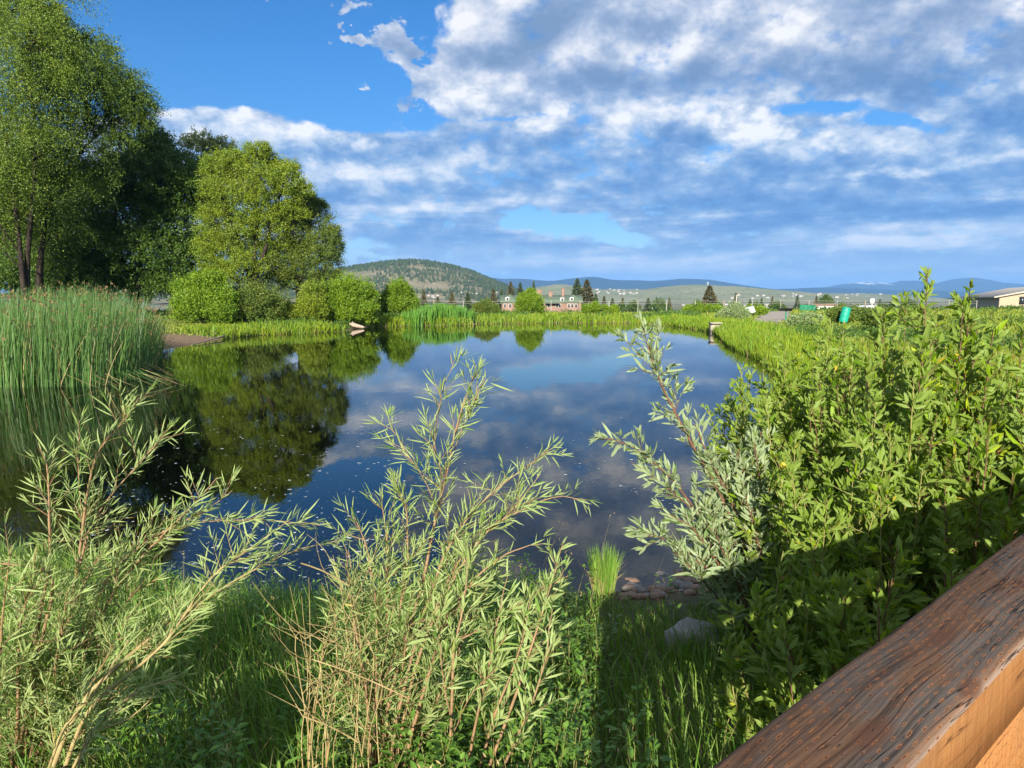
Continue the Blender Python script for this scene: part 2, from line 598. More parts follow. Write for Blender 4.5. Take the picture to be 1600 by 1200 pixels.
tree('birch_tree', 'birch with dark trunk leaning toward the pond between tallest tree and dark tree', 'tree', 61, (62, 470),
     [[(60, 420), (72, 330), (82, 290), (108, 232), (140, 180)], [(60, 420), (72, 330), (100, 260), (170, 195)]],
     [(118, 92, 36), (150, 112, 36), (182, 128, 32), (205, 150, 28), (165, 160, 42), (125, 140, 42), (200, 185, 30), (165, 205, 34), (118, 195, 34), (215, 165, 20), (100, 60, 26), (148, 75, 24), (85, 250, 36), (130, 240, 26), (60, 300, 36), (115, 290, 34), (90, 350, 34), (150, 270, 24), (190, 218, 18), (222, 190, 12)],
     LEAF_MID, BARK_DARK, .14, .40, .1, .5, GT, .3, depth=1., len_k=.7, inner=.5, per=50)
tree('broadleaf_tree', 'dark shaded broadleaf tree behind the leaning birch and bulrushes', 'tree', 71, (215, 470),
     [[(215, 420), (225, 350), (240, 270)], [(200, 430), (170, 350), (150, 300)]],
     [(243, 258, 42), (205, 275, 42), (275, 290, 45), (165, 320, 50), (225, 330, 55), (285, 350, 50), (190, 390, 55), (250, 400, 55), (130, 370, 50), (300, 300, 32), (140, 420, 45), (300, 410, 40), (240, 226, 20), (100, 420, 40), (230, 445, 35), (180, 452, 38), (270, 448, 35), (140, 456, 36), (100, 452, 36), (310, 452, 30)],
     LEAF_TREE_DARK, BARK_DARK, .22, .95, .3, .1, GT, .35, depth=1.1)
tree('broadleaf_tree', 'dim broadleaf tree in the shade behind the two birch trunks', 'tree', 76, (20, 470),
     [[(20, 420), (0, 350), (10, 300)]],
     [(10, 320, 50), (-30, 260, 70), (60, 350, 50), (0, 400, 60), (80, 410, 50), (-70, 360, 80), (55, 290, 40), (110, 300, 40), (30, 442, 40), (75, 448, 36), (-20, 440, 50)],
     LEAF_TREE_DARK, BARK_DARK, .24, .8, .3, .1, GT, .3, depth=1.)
tree('poplar_tree', 'pale thin topped tree peeking above between dark tree and yellow willow', 'tree', 85, (325, 475),
     [[(322, 420), (320, 320), (318, 240)]],
     [(312, 232, 22), (345, 238, 20), (326, 270, 26), (350, 275, 22), (330, 320, 30)],
     LEAF_PALE, BARK_PALE, .22, .6, .4, 0, GT, .2, inner=.3)
tree('willow_tree', 'sunlit yellow green willow with rounded lobes beside the dark broadleaf tree', 'tree', 62, (395, 480),
     [[(395, 430), (400, 380), (403, 335)], [(390, 430), (375, 390), (368, 360)], [(400, 430), (418, 380), (425, 350)]],
     [(402, 258, 24), (378, 282, 24), (343, 258, 18), (370, 250, 12), (452, 268, 13), (470, 300, 14), (415, 292, 26), (350, 305, 24), (385, 325, 28), (443, 282, 20), (440, 312, 24), (342, 345, 26), (420, 355, 26), (375, 378, 28), (408, 405, 30), (350, 395, 28), (362, 258, 16), (404, 240, 14), (335, 275, 17), (425, 265, 15), (455, 335, 18), (392, 355, 22), (330, 380, 20), (435, 392, 22), (380, 425, 26), (345, 430, 24)],
     LEAF_YELLOW, BARK_DARK, .13, .8, .35, .2, GT, .3, depth=1.2, len_k=.6, inner=.5, per=46)
tree('willow_tree', 'olive green willow at the water end of the tree line above bushes', 'tree', 65, (470, 485),
     [[(470, 440), (480, 380), (485, 330)], [(465, 440), (450, 380), (445, 330)]],
     [(470, 332, 22), (490, 350, 22), (458, 365, 26), (503, 382, 22), (485, 405, 28), (450, 410, 28), (514, 405, 17), (440, 345, 20), (470, 440, 30), (430, 440, 26), (508, 435, 20), (478, 314, 13), (518, 368, 13), (497, 325, 11), (526, 385, 9), (465, 390, 20)],
     LEAF_OLIVE, BARK_DARK, .13, .75, .35, .2, GT, .28, depth=1.2, len_k=.6, inner=.5, per=46)

GB = 'bushes on the far bank'


def bush(label, D, base, lobes, mat=LEAF_BUSH, leaf=.14, dens=1.5, name='bush', up=1.25, depth=1., inner=.25, group=GB):
    gy = 468 + F * (CAM_H - float(ground_z((base[0] - 800) / F * D, D))) / D
    lobes = [(px, py + .45 * rp * (D < 70), rp * R.uniform(.66, 1.0)) for px, py, rp in lobes]
    lobes = list(lobes) + [(px + R.uniform(-4, 4), gy - rp * R.uniform(.4, .8), rp * R.uniform(.65, .9)) for px, py, rp in lobes] + [(px, (py + gy) / 2, rp) for px, py, rp in lobes]
    return tree(name, label, 'bush', D, base, [[(base[0], base[1] - 14), (lobes[0][0], lobes[0][1])]], lobes, mat, BARK_DARK, leaf, dens, up, 0,
                group, .06, 'foliage', depth=depth, len_k=.75, inner=inner, twig_r=.02)


bush('bright green rounded bush with pointed tips beside the mud landing', 56, (318, 505),
     [(300, 455, 24), (325, 446, 26), (345, 462, 22), (290, 475, 20), (320, 480, 28), (350, 485, 22), (285, 450, 15), (338, 436, 13), (310, 436, 12)])
bush('shaded green bush below the yellow willow trunk', 58, (395, 503),
     [(375, 465, 22), (400, 458, 22), (420, 468, 20), (385, 482, 22), (415, 485, 20), (365, 487, 16)], LEAF_OLIVE)
bush('low yellowish sprawling shrub in front of the largest waterside bush', 60, (480, 500),
     [(470, 484, 13), (488, 478, 14), (500, 488, 12), (455, 488, 11), (490, 455, 15), (478, 465, 13), (440, 480, 16)], LEAF_YELLOW)
bush('largest round green bush over the driftwood at the water edge', 62, (545, 505),
     [(545, 445, 20), (525, 455, 20), (562, 452, 20), (540, 470, 26), (568, 470, 18), (522, 478, 20), (555, 486, 18), (508, 462, 13), (578, 460, 11)])
bush('small dome shaped bush standing alone beside the cattails', 78, (622, 495),
     [(620, 460, 15), (608, 468, 14), (635, 466, 14), (622, 476, 17), (602, 477, 11), (640, 478, 12), (628, 453, 9)], leaf=.17)
bush('upright bright bush in front of the brick house', 86, (828, 490),
     [(828, 466, 11), (822, 474, 11), (834, 474, 12), (826, 480, 13), (840, 482, 10), (829, 459, 6), (815, 479, 8)], leaf=.17)
for lb, D, b, lo in [
    ('low dark green bush beyond the cattails', 84, (758, 490), [(748, 483, 7), (760, 481, 8), (772, 484, 7)]),
    ('low round sage shrub near the concrete outlet', 62, (1148, 500), [(1138, 489, 9), (1150, 485, 10), (1160, 490, 9), (1146, 494, 9), (1128, 494, 7)]),
    ('low shrub just behind the tilted white panel', 76, (1178, 494), [(1172, 487, 6), (1184, 488, 6), (1190, 489, 5)]),
    ('flat low bush between brick house and lone conifer', 88, (930, 486), [(915, 484, 5), (930, 483, 6), (946, 484, 5), (960, 484, 5)]),
    ('low bush under the lone tall conifer', 86, (1090, 488), [(1075, 486, 5), (1092, 485, 6), (1108, 485, 6), (1120, 486, 5)]),
    ('grey green shrub at the foot of the black grill', 50, (1255, 515), [(1246, 508, 8), (1258, 506, 8), (1270, 509, 8), (1280, 506, 7)]),
    ('dark green shrub below the teal barrel', 52, (1320, 520), [(1300, 502, 10), (1316, 500, 12), (1335, 504, 11), (1352, 505, 10), (1300, 512, 9)]),
    ('wide dull green shrub where the bank meets the willow thicket', 40, (1390, 540), [(1370, 515, 14), (1392, 508, 16), (1410, 520, 14), (1380, 528, 14)]),
]:
    bush(lb, D, b, lo, LEAF_GRAYGREEN if 'sage' in lb or 'grey' in lb else LEAF_OLIVE if 'dark' in lb or 'dull' in lb else LEAF_BUSH, .16, 3.)


# ------------------------------------------------------------------ reeds, cattails, bank and meadow grass
def pts_in_poly(poly, n):
    poly = np.array(poly, float)
    lo, hi = poly.min(0), poly.max(0)
    P = R.uniform(lo, hi, (n * 5, 2))
    ins = np.zeros(len(P), bool)
    for i in range(len(poly)):
        a, b = poly[i], poly[(i + 1) % len(poly)]
        c = (a[1] > P[:, 1]) != (b[1] > P[:, 1])
        xi = a[0] + (P[:, 1] - a[1]) / (b[1] - a[1] + 1e-12) * (b[0] - a[0])
        ins ^= c & (P[:, 0] < xi)
    return P[ins][:n]


def stalks(mb, P, H, w, lean, az, k=4, mat=0, bend=1.6):
    """Tapering rushes with a slight curve, flat ribbons of k joints."""
    n = len(P)
    a = np.stack([np.cos(az), np.sin(az), np.zeros(n)], -1)
    fz = R.uniform(0, 2 * PI, n)
    s = np.stack([np.cos(fz), np.sin(fz), np.zeros(n)], -1)
    t = np.linspace(0, 1, k + 1)
    C = P[:, None] + np.array([0, 0, 1.]) * (H[:, None] * t)[:, :, None] + a[:, None] * (H[:, None] * lean[:, None] * t ** bend)[:, :, None]
    ww = w[:, None] * (1 - .8 * t ** 1.5)[None]
    V = np.stack([C - s[:, None] * ww[:, :, None] / 2, C + s[:, None] * ww[:, :, None] / 2], 2)
    b = (np.arange(n) * (k + 1) * 2)[:, None]
    q = np.array([[2 * i, 2 * i + 1, 2 * i + 3, 2 * i + 2] for i in range(k)])
    mb.add(V.reshape(-1, 3), (b[:, :, None] + q[None]).reshape(-1, 4), mat)
    return C[:, -1], a


def build_reeds():
    poly = [(-25, 19.4)] + [PI_(*q) for q in [(-30, 608), (60, 608), (120, 606), (165, 603), (205, 594), (238, 578), (256, 560), (240, 550)]] + [(-20, 33), (-30, 34)]
    P = pts_in_poly(poly, 15000)
    px = 800 + F * P[:, 0] / P[:, 1]
    top = np.interp(px, [-60, 0, 60, 110, 150, 190, 225, 250, 262], [470, 458, 450, 446, 448, 456, 474, 500, 520])
    H = CAM_H - (top - 468) / F * P[:, 1]
    cl = fbm(P[:, 0] * 1.3, P[:, 1] * 1.3, 3, 4)
    H = H * R.uniform(.6, 1.06, len(P)) * (.84 + .24 * cl)
    Z = np.minimum(ground_z(P[:, 0], P[:, 1]), .3)
    Z = np.maximum(Z, -.5)
    B = np.column_stack([P, Z])
    mb = MB()
    az = R.normal(-.1, .9, len(P))
    lean = np.abs(R.normal(.08, .09, len(P))) + .12 * np.clip((px - 120) / 140, 0, 1)
    tips, a = stalks(mb, B, H - Z, R.uniform(.016, .03, len(P)), lean, az, 5)
    k = R.random(len(P)) < .13
    seeds = tips[k]
    for dz in (0, .05, .1):
        leaf_quads(mb, seeds - np.array([0, 0, .10]) + R.normal(size=seeds.shape) * .03, R.normal(size=seeds.shape) * .6 + np.array([0, 0, .5]),   .11, .045, 1)
    d = R.random(len(P)) < .10
    stalks(mb, B[d], (H - Z)[d] * .8, np.full(d.sum(), .02), lean[d] * 2.2, az[d], 4, 2)
    # bent stems lying over the water at the edge
    for _ in range(70):
        q = onz(R.uniform(20, 255), R.uniform(585, 606) - 0)
        th = R.uniform(-.7, .7)
        e = q + np.array([math.cos(th), -.3 * abs(math.sin(th)), 0]) * R.uniform(.6, 1.6)
        e[2] = .02
        mb.tube(smooth_path([q + np.array([0, .3, .35]), (q + e) / 2 + np.array([0, 0, .22]), e], 6), np.linspace(.009, .003, 6), 3, R.integers(0, 3) % 2 * 2)
    tag(mb.build('bulrush_bed', [BLADE_REED, SEED_BROWN, BLADE_DRY]), 'dense bed of tall bulrushes with brown seed heads standing in the pond', 'bulrushes', kind='stuff')


build_reeds()


def shore_strip(i0, i1, per_m, w, pw=1.0):
    """Random points on the land side of part of the pond edge."""
    res = []
    for i in range(i0, i1):
        a, b = SHORE[i], SHORE[i + 1]
        L = np.linalg.norm(b - a)
        n = int(L * per_m)
        t = R.random(n)[:, None]
        d = (b - a) / L
        nn = np.array([d[1], -d[0]])
        if shore_sd(*(a + b) / 2 + nn * .05) < 0: nn = -nn
        off = (R.random(n) ** pw * w - .25)[:, None]
        res.append(a + (b - a) * t + nn * off + d * R.normal(0, .3, (n, 1)))
    return np.concatenate(res)


def near_idx(px, py):
    return int(np.argmin(np.linalg.norm(SHORE - PI_(px, py), axis=1)))


def with_z(P, lo=-.15):
    return np.column_stack([P, np.maximum(ground_z(P[:, 0], P[:, 1]), lo)])


PATH_POLY = [PI_(*q) for q in [(1160, 500)]]
PATH_IMG = [(1163, 498.5), (1225, 499), (1232, 497), (1236, 487.5), (1200, 487), (1192, 491)]
PATH = np.array([onz(px, py, .95)[:2] for px, py in PATH_IMG])


def in_path(P):
    ins = np.zeros(len(P), bool)
    for i in range(len(PATH)):
        a, b = PATH[i], PATH[(i + 1) % len(PATH)]
        c = (a[1] > P[:, 1]) != (b[1] > P[:, 1])
        ins ^= c & (P[:, 0] < a[0] + (P[:, 1] - a[1]) / (b[1] - a[1] + 1e-12) * (b[0] - a[0]))
    return ins


def build_bank_grass():
    mb = MB()
    i_mud, i_drift = near_idx(345, 530), near_idx(552, 514)
    i_far0, i_far1 = near_idx(1235, 595), near_idx(575, 511)
    # tall fringe right at the water
    for (a, b, dens, w, h) in [(near_idx(538, 518), near_idx(400, 524) + 1, 190, 3.2, .7), (near_idx(736, 508), i_far1, 170, 4., .9),
                               (near_idx(1050, 509), near_idx(748, 506), 150, 4.5, .75), (i_far0, near_idx(1050, 509), 230, 3.4, .75),
                               (near_idx(1115, 900), i_far0, 160, 1.4, .6)]:
        P = shore_strip(a, b, dens, w, 1.4)
        P = P[~in_path(P)]
        r = np.hypot(P[:, 0], P[:, 1])
        H = h * R.uniform(.55, 1.15, len(P)) * (.65 + .7 * fbm(P[:, 0] * .7, P[:, 1] * .7, 3, 8))
        g = R.random(len(P)) < .8
        wd = np.maximum(.012, r * .0009) * R.uniform(.6, 1.5, len(P))
        blades(mb, with_z(P[g]), H[g], wd[g], R.uniform(.05, .95, g.sum()), 0, .7)
        blades(mb, with_z(P[~g]), H[~g] * .9, wd[~g], R.uniform(.05, .9, (~g).sum()), 2, .7)
        k = R.random(len(P)) < .12
        blades(mb, with_z(P[k]), H[k] * .55, np.maximum(.012, r[k] * .0009), .6, 1, .9)
    tag(mb.build('bank_grass', [BLADE_BANK, BLADE_DRY, BLADE_MEADOW]), 'tall yellow green grass fringing the far water edge', 'grass', kind='stuff')
    # cattails
    mb = MB()
    P = np.column_stack([R.uniform(0, 1, 2600), R.random(2600)])
    px = 690 + np.clip(R.normal(0, 27, 2600), -58, 48) + R.normal(0, 2, 2600)
    D = np.interp(px, [640, 740], [66.5, 70.5]) + P[:, 1] * 5 - 1.6 * vnoise(px * .12, px * 0 + 3.)
    X = (px - 800) / F * D
    Q = with_z(np.column_stack([X, D]), -.2)
    top = np.interp(px, [635, 650, 690, 725, 738], [484, 476, 473, 475, 482])
    H = (CAM_H - (top - 468) / F * D) * R.uniform(.55, 1.0, len(D)) * (.72 + .35 * fbm(px * .15, D * .6, 2, 6))
    blades(mb, Q, H, R.uniform(.05, .09, len(D)), R.uniform(.02, .22, len(D)), 0, .8)
    tag(mb.build('cattail_clump', [BLADE_CATTAIL]), 'clump of tall broad bladed cattails on the far shore', 'cattails', kind='stuff')
    # meadow
    mb = MB()
    n = 120000
    D = 8.5 + 101 * R.random(n) ** 1.35
    px = R.uniform(-60, 1680, n)
    P = np.column_stack([(px - 800) / F * D, D])
    sd = shore_sd(P[:, 0], P[:, 1])
    mx, my = onz(285, 531, .15)[:2]
    mud = ((P[:, 0] - mx) / 4.2) ** 2 + ((P[:, 1] - my) / 3.4) ** 2
    ok = (sd > .3) & ~in_path(P) & (mud > .55 + .9 * (fbm(P[:, 0], P[:, 1], 2, 3) - .5))
    P, sd = P[ok], sd[ok]
    r = np.hypot(P[:, 0], P[:, 1])
    cl = fbm(P[:, 0] * .25, P[:, 1] * .25, 4, 12)
    H = (.10 + .55 * cl ** 1.5) * R.uniform(.5, 1.35, len(P)) * np.where(P[:, 0] < -12, .6, 1)
    Q = with_z(P)
    patch = fbm(P[:, 0] * .16 + 3, P[:, 1] * .09, 4, 23) + R.normal(0, .03, len(P))
    wd = np.maximum(.011, r * .0012) * R.uniform(.8, 1.6, len(P))
    g = patch < .585
    blades(mb, Q[g], H[g], wd[g], R.uniform(.1, .8, g.sum()), 0, .7)
    g = ~g
    # ranker weeds: short stems with many small leaves
    leaf_quads(mb, np.repeat(Q[g], 3, 0) + R.random((g.sum() * 3, 3)) * np.array([.2, .2, .45]) + R.normal(size=(g.sum() * 3, 3)) * .06, R.normal(size=(g.sum() * 3, 3)) + np.array([0, 0, .5]), np.repeat(np.maximum(.05, r[g] * .003), 3), np.repeat(np.maximum(.03, r[g] * .0018), 3), 2)
    blades(mb, Q[g], H[g] * 1.1, wd[g], R.uniform(.1, .6, g.sum()), 2, .7)
    k = R.random(len(P)) < .04
    blades(mb, Q[k], H[k] * 1.3, r[k] * .0007, .35, 1, .5)
    tag(mb.build('meadow_grass', [BLADE_MEADOW, BLADE_DRY, BLADE_WEED]), 'uneven meadow grass covering the banks around the pond', 'grass', kind='stuff')


build_bank_grass()


# ------------------------------------------------------------------ hills
def ridge(name, profile, D, foot, back, mats, z0=-6., rough=.0, res=260, rise=1.0, seed=0, nscale=.004):
    """A hill range: profile in picture heights of its skyline gives the crest; real slopes run in front of it and behind."""
    px = np.array([p[0] for p in profile], float)
    hy = np.array([p[1] for p in profile], float)
    xs = np.linspace(px[0], px[-1], res)
    zc = CAM_H + (468 - np.interp(xs, px, hy)) / F * D
    for _ in range(2):
        zc[1:-1] = (zc[:-2] + 2 * zc[1:-1] + zc[2:]) / 4
    vs = np.concatenate([np.linspace(-1, 0, 40), np.linspace(0, 1, 14)[1:]])
    X = (xs - 800) / F * D
    V = []
    for v in vs:
        y = D + (v * foot if v < 0 else v * back)
        s = (1 - abs(v)) ** rise if v < 0 else 1 - v ** 1.5
        s = s * s * (3 - 2 * s) if v < 0 else s
        n = (fbm(X * nscale, np.full_like(X, y * nscale), 5, seed) - .5) * rough * (1 - abs(v) * .4) * min(1., abs(v) * 6 + .15)
        z = z0 + np.maximum(zc - z0, 0) * s + n * np.clip((zc - z0) / 60, 0, 1)
        V.append(np.column_stack([X * (1 + .0 * v), np.full_like(X, y), z]))
    V = np.array(V)
    nx = len(xs)
    i = np.arange(len(vs) - 1)[:, None] * nx + np.arange(nx - 1)[None]
    q = np.stack([i, i + 1, i + 1 + nx, i + nx], -1).reshape(-1, 4)
    mb = MB(); mb.add(V.reshape(-1, 3), q)
    o = mb.build(name, mats, smooth=True)
    tag(o, kind='structure')
    return V


def hill_mat(name, stops, scale, snow=None):
    m, t = newmat(name)
    g = t.n('ShaderNodeNewGeometry')
    P = g.outputs['Position']
    n = t.noise(P, scale, 6, .62)
    c = t.ramp(n, stops)
    n2 = t.noise(P, scale * 9, 3, .6)
    c = t.mix(t.mapr(n2, .56, .66), c, tuple(.45 * k for k in stops[0][1]))
    if snow:
        sep = t.n('ShaderNodeSeparateXYZ'); t.s(sep, 0, P)
        x0, x1, z = snow
        f = t.math('MULTIPLY', t.mapr(sep.outputs[2], z, z + 60), t.math('MULTIPLY', t.mapr(sep.outputs[0], x0 - 60, x0 + 60), t.mapr(sep.outputs[0], x1 - 60, x1 + 60, 1, 0)))
        f = t.math('MULTIPLY', f, t.mapr(t.noise(P, .006, 4), .42, .52))
        c = t.mix(f, c, (.85, .87, .9))
    out(t, principled(t, c, .95, .1))
    return m


HB = hill_mat('blue_range_forest', [(.3, (.022, .04, .034)), (.7, (.036, .055, .042))], .0015)
HP = hill_mat('peak_forest', [(.3, (.03, .05, .04)), (.7, (.06, .075, .06))], .0012, snow=((1318 - 800) / F * 17000, (1358 - 800) / F * 17000, 320))
HF = hill_mat('forested_hill_soil', [(.3, (.13, .13, .07)), (.5, (.22, .20, .12)), (.7, (.34, .28, .19))], .012)
HG = hill_mat('grassy_hill', [(.3, (.17, .20, .10)), (.5, (.25, .26, .14)), (.7, (.33, .31, .19))], .006)
ridge('blue_mountain_range', [(300, 450), (560, 438), (700, 430), (765, 434), (790, 439), (830, 437), (860, 440), (885, 436), (930, 432), (945, 438), (1000, 439), (1030, 440),
                              (1060, 436), (1100, 440), (1130, 444), (1200, 452), (1300, 450), (1390, 453), (1500, 456), (1700, 460), (2300, 462)], 12000, 2600, 2500, HB, rough=120, seed=3, nscale=.0012)
ridge('snowy_peaks', [(1000, 466), (1150, 461), (1230, 452), (1290, 449), (1318, 444), (1340, 441), (1358, 444), (1372, 447), (1405, 438), (1432, 449), (1470, 442), (1500, 435.5), (1512, 437), (1530, 443), (1562, 443), (1600, 448), (1800, 452), (2400, 462)],
      17000, 3500, 2500, HP, rough=160, seed=7, res=400, nscale=.001)
VF = ridge('forested_hill', [(200, 446), (330, 440), (450, 432), (520, 427), (560, 419), (600, 413.5), (640, 411), (665, 412), (700, 417), (725, 423), (745, 429), (770, 440), (800, 452), (830, 464), (870, 474)],
           2100, 900, 700, HF, rough=26, seed=1)
ridge('grassy_hill', [(760, 474), (800, 458), (850, 447), (870, 444), (895, 448), (930, 453), (960, 453), (1000, 453.5), (1030, 449), (1060, 446), (1090, 445), (1120, 446.5), (1150, 450), (1190, 456), (1230, 461), (1270, 466), (1330, 475)],
           3600, 1500, 900, HG, rough=24, seed=2)
ridge('low_grassy_ridge', [(1060, 474), (1120, 466), (1180, 460), (1240, 458), (1300, 458), (1350, 461), (1400, 468), (1430, 475)], 4600, 1500, 900, HG, rough=24, seed=6)
ridge('pale_bench_hill', [(500, 470), (600, 462), (700, 462), (800, 460), (880, 456), (950, 452), (1000, 452), (1050, 458), (1100, 466), (1160, 475)], 5200, 1500, 900, HG, rough=20, seed=9)


def hill_forest():
    n = 11000
    nv, nx = VF.shape[:2]
    i = R.uniform(4, 40.5, n)
    j = R.uniform(1, nx - 2, n)
    i0, j0 = i.astype(int), j.astype(int)
    fi, fj = (i - i0)[:, None], (j - j0)[:, None]
    P = (VF[i0, j0] * (1 - fi) + VF[i0 + 1, j0] * fi) * (1 - fj) + (VF[i0, j0 + 1] * (1 - fi) + VF[i0 + 1, j0 + 1] * fi) * fj
    d = fbm(P[:, 0] * .008, P[:, 1] * .008 + P[:, 2] * .02, 4, 21)
    k = d > .40 + .18 * (P[:, 2] < 14) - .03 * np.clip(P[:, 2] / 80, 0, 1)
    P = P[k]
    mb = MB()
    n = len(P)
    h = R.uniform(5, 10, n)
    r = h * R.uniform(.28, .45, n)
    th = np.arange(5) * 2 * PI / 5
    ring = P[:, None] + np.stack([np.cos(th), np.sin(th), 0 * th], -1)[None] * r[:, None, None] * R.uniform(.7, 1.2, (n, 5, 1))
    ring[:, :, 2] += (h * .12)[:, None]
    V = np.concatenate([ring, (P + np.column_stack([0 * h, 0 * h, h]))[:, None]], 1)
    b = (np.arange(n) * 6)[:, None, None]
    tri = np.array([[q, (q + 1) % 5, 5] for q in range(5)])
    mb.add(V.reshape(-1, 3), (b + tri[None]).reshape(-1, 3))
    m = leaf_mat('hill_conifers', [(.035, .06, .03), (.055, .085, .04), (.08, .105, .05)], .05, .8, .1)
    tag(mb.build('hill_forest', m), 'scattered dark conifers covering the distant rounded hill', 'forest', kind='stuff')


hill_forest()


# ------------------------------------------------------------------ conifers on the plain
def conifer_proto(mat, w=.30, ragged=.2):
    """Unit-height conifer meshes: trunk and crown."""
    tm, mb = MB(), MB()
    tm.tube([(0, 0, -.02), (0, 0, .5), (0, 0, .97)], [.022, .014, .003], 6)
    n = 1500
    z = .06 + .94 * R.random(n) ** 1.25
    tier = .78 + .3 * np.abs(np.sin(z * 26))
    a = R.uniform(0, 2 * PI, n)
    rm = w * (1 - z) ** .85 * tier * (1 + ragged * (fbm(a * 1.5, z * 6, 3, int(w * 99)) - .5) * 2.4)
    r = rm * R.uniform(.35, 1, n)
    P = np.column_stack([r * np.cos(a), r * np.sin(a), z + .02])
    d = np.column_stack([np.cos(a), np.sin(a), np.full(n, -.35)]) + R.normal(size=(n, 3)) * .35
    leaf_quads(mb, P, d, .085 * (1.2 - z) * R.uniform(.7, 1.4, n) + .02, .05 * (1.2 - z) + .015, 0, .3)
    return tm, mb


CON = []


def conifers():
    rows = [  # px, top y, width px, D, rusty, label
        (706, 456, 15, 260, 1, None), (684, 464, 12, 320, 1, None), (731, 457, 14, 280, 0, None), (662, 454, 12, 300, 1, None), (760, 463, 8, 300, 1, None),
        (771, 451, 14, 300, 1, 'rusty conifer beside the darker one just short of the brick house'),
        (784, 453, 11, 310, 0, 'narrow green conifer at the end wall of the brick house'),
        (798, 441, 16, 370, 1, 'rusty brown conifer rising behind the dormer end of the brick house'),
        (813, 442, 15, 370, 0, 'dark conifer behind the brick house roof touching the rusty one'),
        (834, 440, 12, 370, 0, 'slim pointed conifer behind the bright upright bush and house'),
        (902, 436, 22, 330, 0, 'tall dark conifer at the chimney end of the brick house'),
        (917, 438, 26, 310, 1, 'broad rusty topped conifer beside the tall dark one past the house'),
        (931, 459, 12, 330, 0, None), (944, 463, 10, 330, 1, None), (957, 466, 10, 340, 0, None), (973, 465, 8, 340, 1, None), (1013, 466, 12, 330, 0, None),
        (1026, 465, 10, 330, 0, None), (1046, 465, 9, 340, 1, None),
        (1109, 447, 26, 170, 1, 'lone broad rusty green conifer standing on the meadow edge'),
        (1150, 458, 13, 260, 1, 'narrow rusty conifer directly behind the white utility post'),
        (1190, 466, 10, 300, 0, None), (1207, 463, 9, 300, 1, None), (1246, 462, 12, 300, 0, None), (1276, 463, 12, 290, 1, None), (1375, 468, 12, 280, 0, None), (1172, 469, 12, 290, 0, None), (1392, 470, 14, 280, 0, None),
    ]
    protos = []
    for mat, w, rg in [(NEEDLE, .26, .25), (NEEDLE_RUST, .30, .35), (NEEDLE, .34, .3), (NEEDLE_RUST, .24, .3)]:
        tm, mb = conifer_proto(mat, w, rg)
        o = empty('conifer_tree', (0, 0, 0), 'x', 'tree')
        tm.build('trunk', BARK_DARK, o); mb.build('crown', mat, o)
        protos.append((o, w))
    used = set()
    for i, (px, ty, wp, D, rust, lab) in enumerate(rows):
        k = (rust and (1, 3) or (0, 2))[i % 2]
        o, w = protos[k]
        if k in used: o = copy_tree(o)
        used.add(k)
        p = at(px, ty, D)
        zb = float(ground_z(p[0], p[1]))
        h = p[2] - zb
        wid = wp * 1.45 * D / F
        o.location = (p[0], p[1], zb)
        s = max(.35, min(2.2, wid / (2 * w * h)))
        o.scale = (h * s, h * s, h)
        o.rotation_euler = (0, 0, R.uniform(0, 6))
        tag(o, lab or ('small rusty brown conifer in the tree row along the far plain' if rust else 'small dark green conifer in the tree row along the far plain'),
            'tree', 'conifers on the far plain')


conifers()
GR = 'broadleaf trees on the far plain'
for i, (px, py, r, D, lb) in enumerate([
    (1291, 468, 9, 290, 'small round leafy tree just behind the long white building'),
    (1090, 476, 8, 260, 'small leafy tree beside the lone rusty conifer'),
    (1030, 476, 12, 300, None), (1120, 478, 10, 280, 'leafy tree between lone conifer and utility post'), (1215, 478, 10, 270, 'leafy tree right behind the black grill'),
    (1180, 480, 10, 270, None), (1420, 478, 14, 240, 'leafy tree beside the tall white sign post'), (1380, 482, 10, 240, None), (990, 478, 10, 320, None), (970, 480, 8, 320, None), (690, 480, 10, 300, None), (750, 482, 10, 300, None), (1340, 482, 8, 260, None)]):
    tree('leafy_tree', lb or 'low dark leafy tree in the tree row along the far plain', 'tree', D, (px, 500), [[(px, py + 6), (px, py)]],
         [(px, py, r * .7), (px - r * .6, py + r * .5, r * .6), (px + r * .6, py + r * .5, r * .6), (px, py + r, r * .8)],
         LEAF_FAR, BARK_DARK, .5, .25, .3, 0, GR, .2, per=10)


# ------------------------------------------------------------------ buildings
WHITE = flat_mat('white_paint', (.74, .73, .70), (.66, .65, .62), 3, .6)
BRICK = flat_mat('red_brick', (.25, .155, .115), (.30, .195, .15), 3, .85)
ROOF_GREEN = flat_mat('green_roof_shingle', (.085, .125, .085), (.12, .16, .11), 1.2, .8)
ROOF_BROWN = flat_mat('brown_roof', (.26, .17, .11), (.20, .13, .09), 2, .8)
ROOF_TAN = flat_mat('tan_metal_roof', (.50, .43, .35), (.45, .39, .32), .8, .7)
STUCCO = flat_mat('cream_siding', (.44, .37, .25), (.38, .32, .22), 1.5, .8, stretch=(6, 6, .4))
GLASS = flat_mat('dark_window_glass', (.03, .035, .04), (.05, .055, .06), 2, .12, .5)
GREEN_PAINT = flat_mat('green_paint', (.02, .26, .13), (.015, .2, .10), 6, .45)
TEAL = flat_mat('teal_plastic', (.02, .38, .24), (.015, .30, .19), 3, .4)
BLACK = flat_mat('black_metal', (.015, .015, .016), (.03, .03, .03), 8, .5)
CONC = flat_mat('weathered_concrete', (.46, .40, .31), (.36, .31, .24), 5, .9, .2, .01)
GRAVEL = flat_mat('gravel_path', (.42, .36, .29), (.31, .26, .21), 14, .95, .2, .01)
WIRE_WHITE = flat_mat('pale_rail', (.46, .44, .37), (.36, .35, .30), 5, .6)
POST_TAN = flat_mat('tan_post', (.42, .32, .20), (.34, .25, .15), 5, .8)


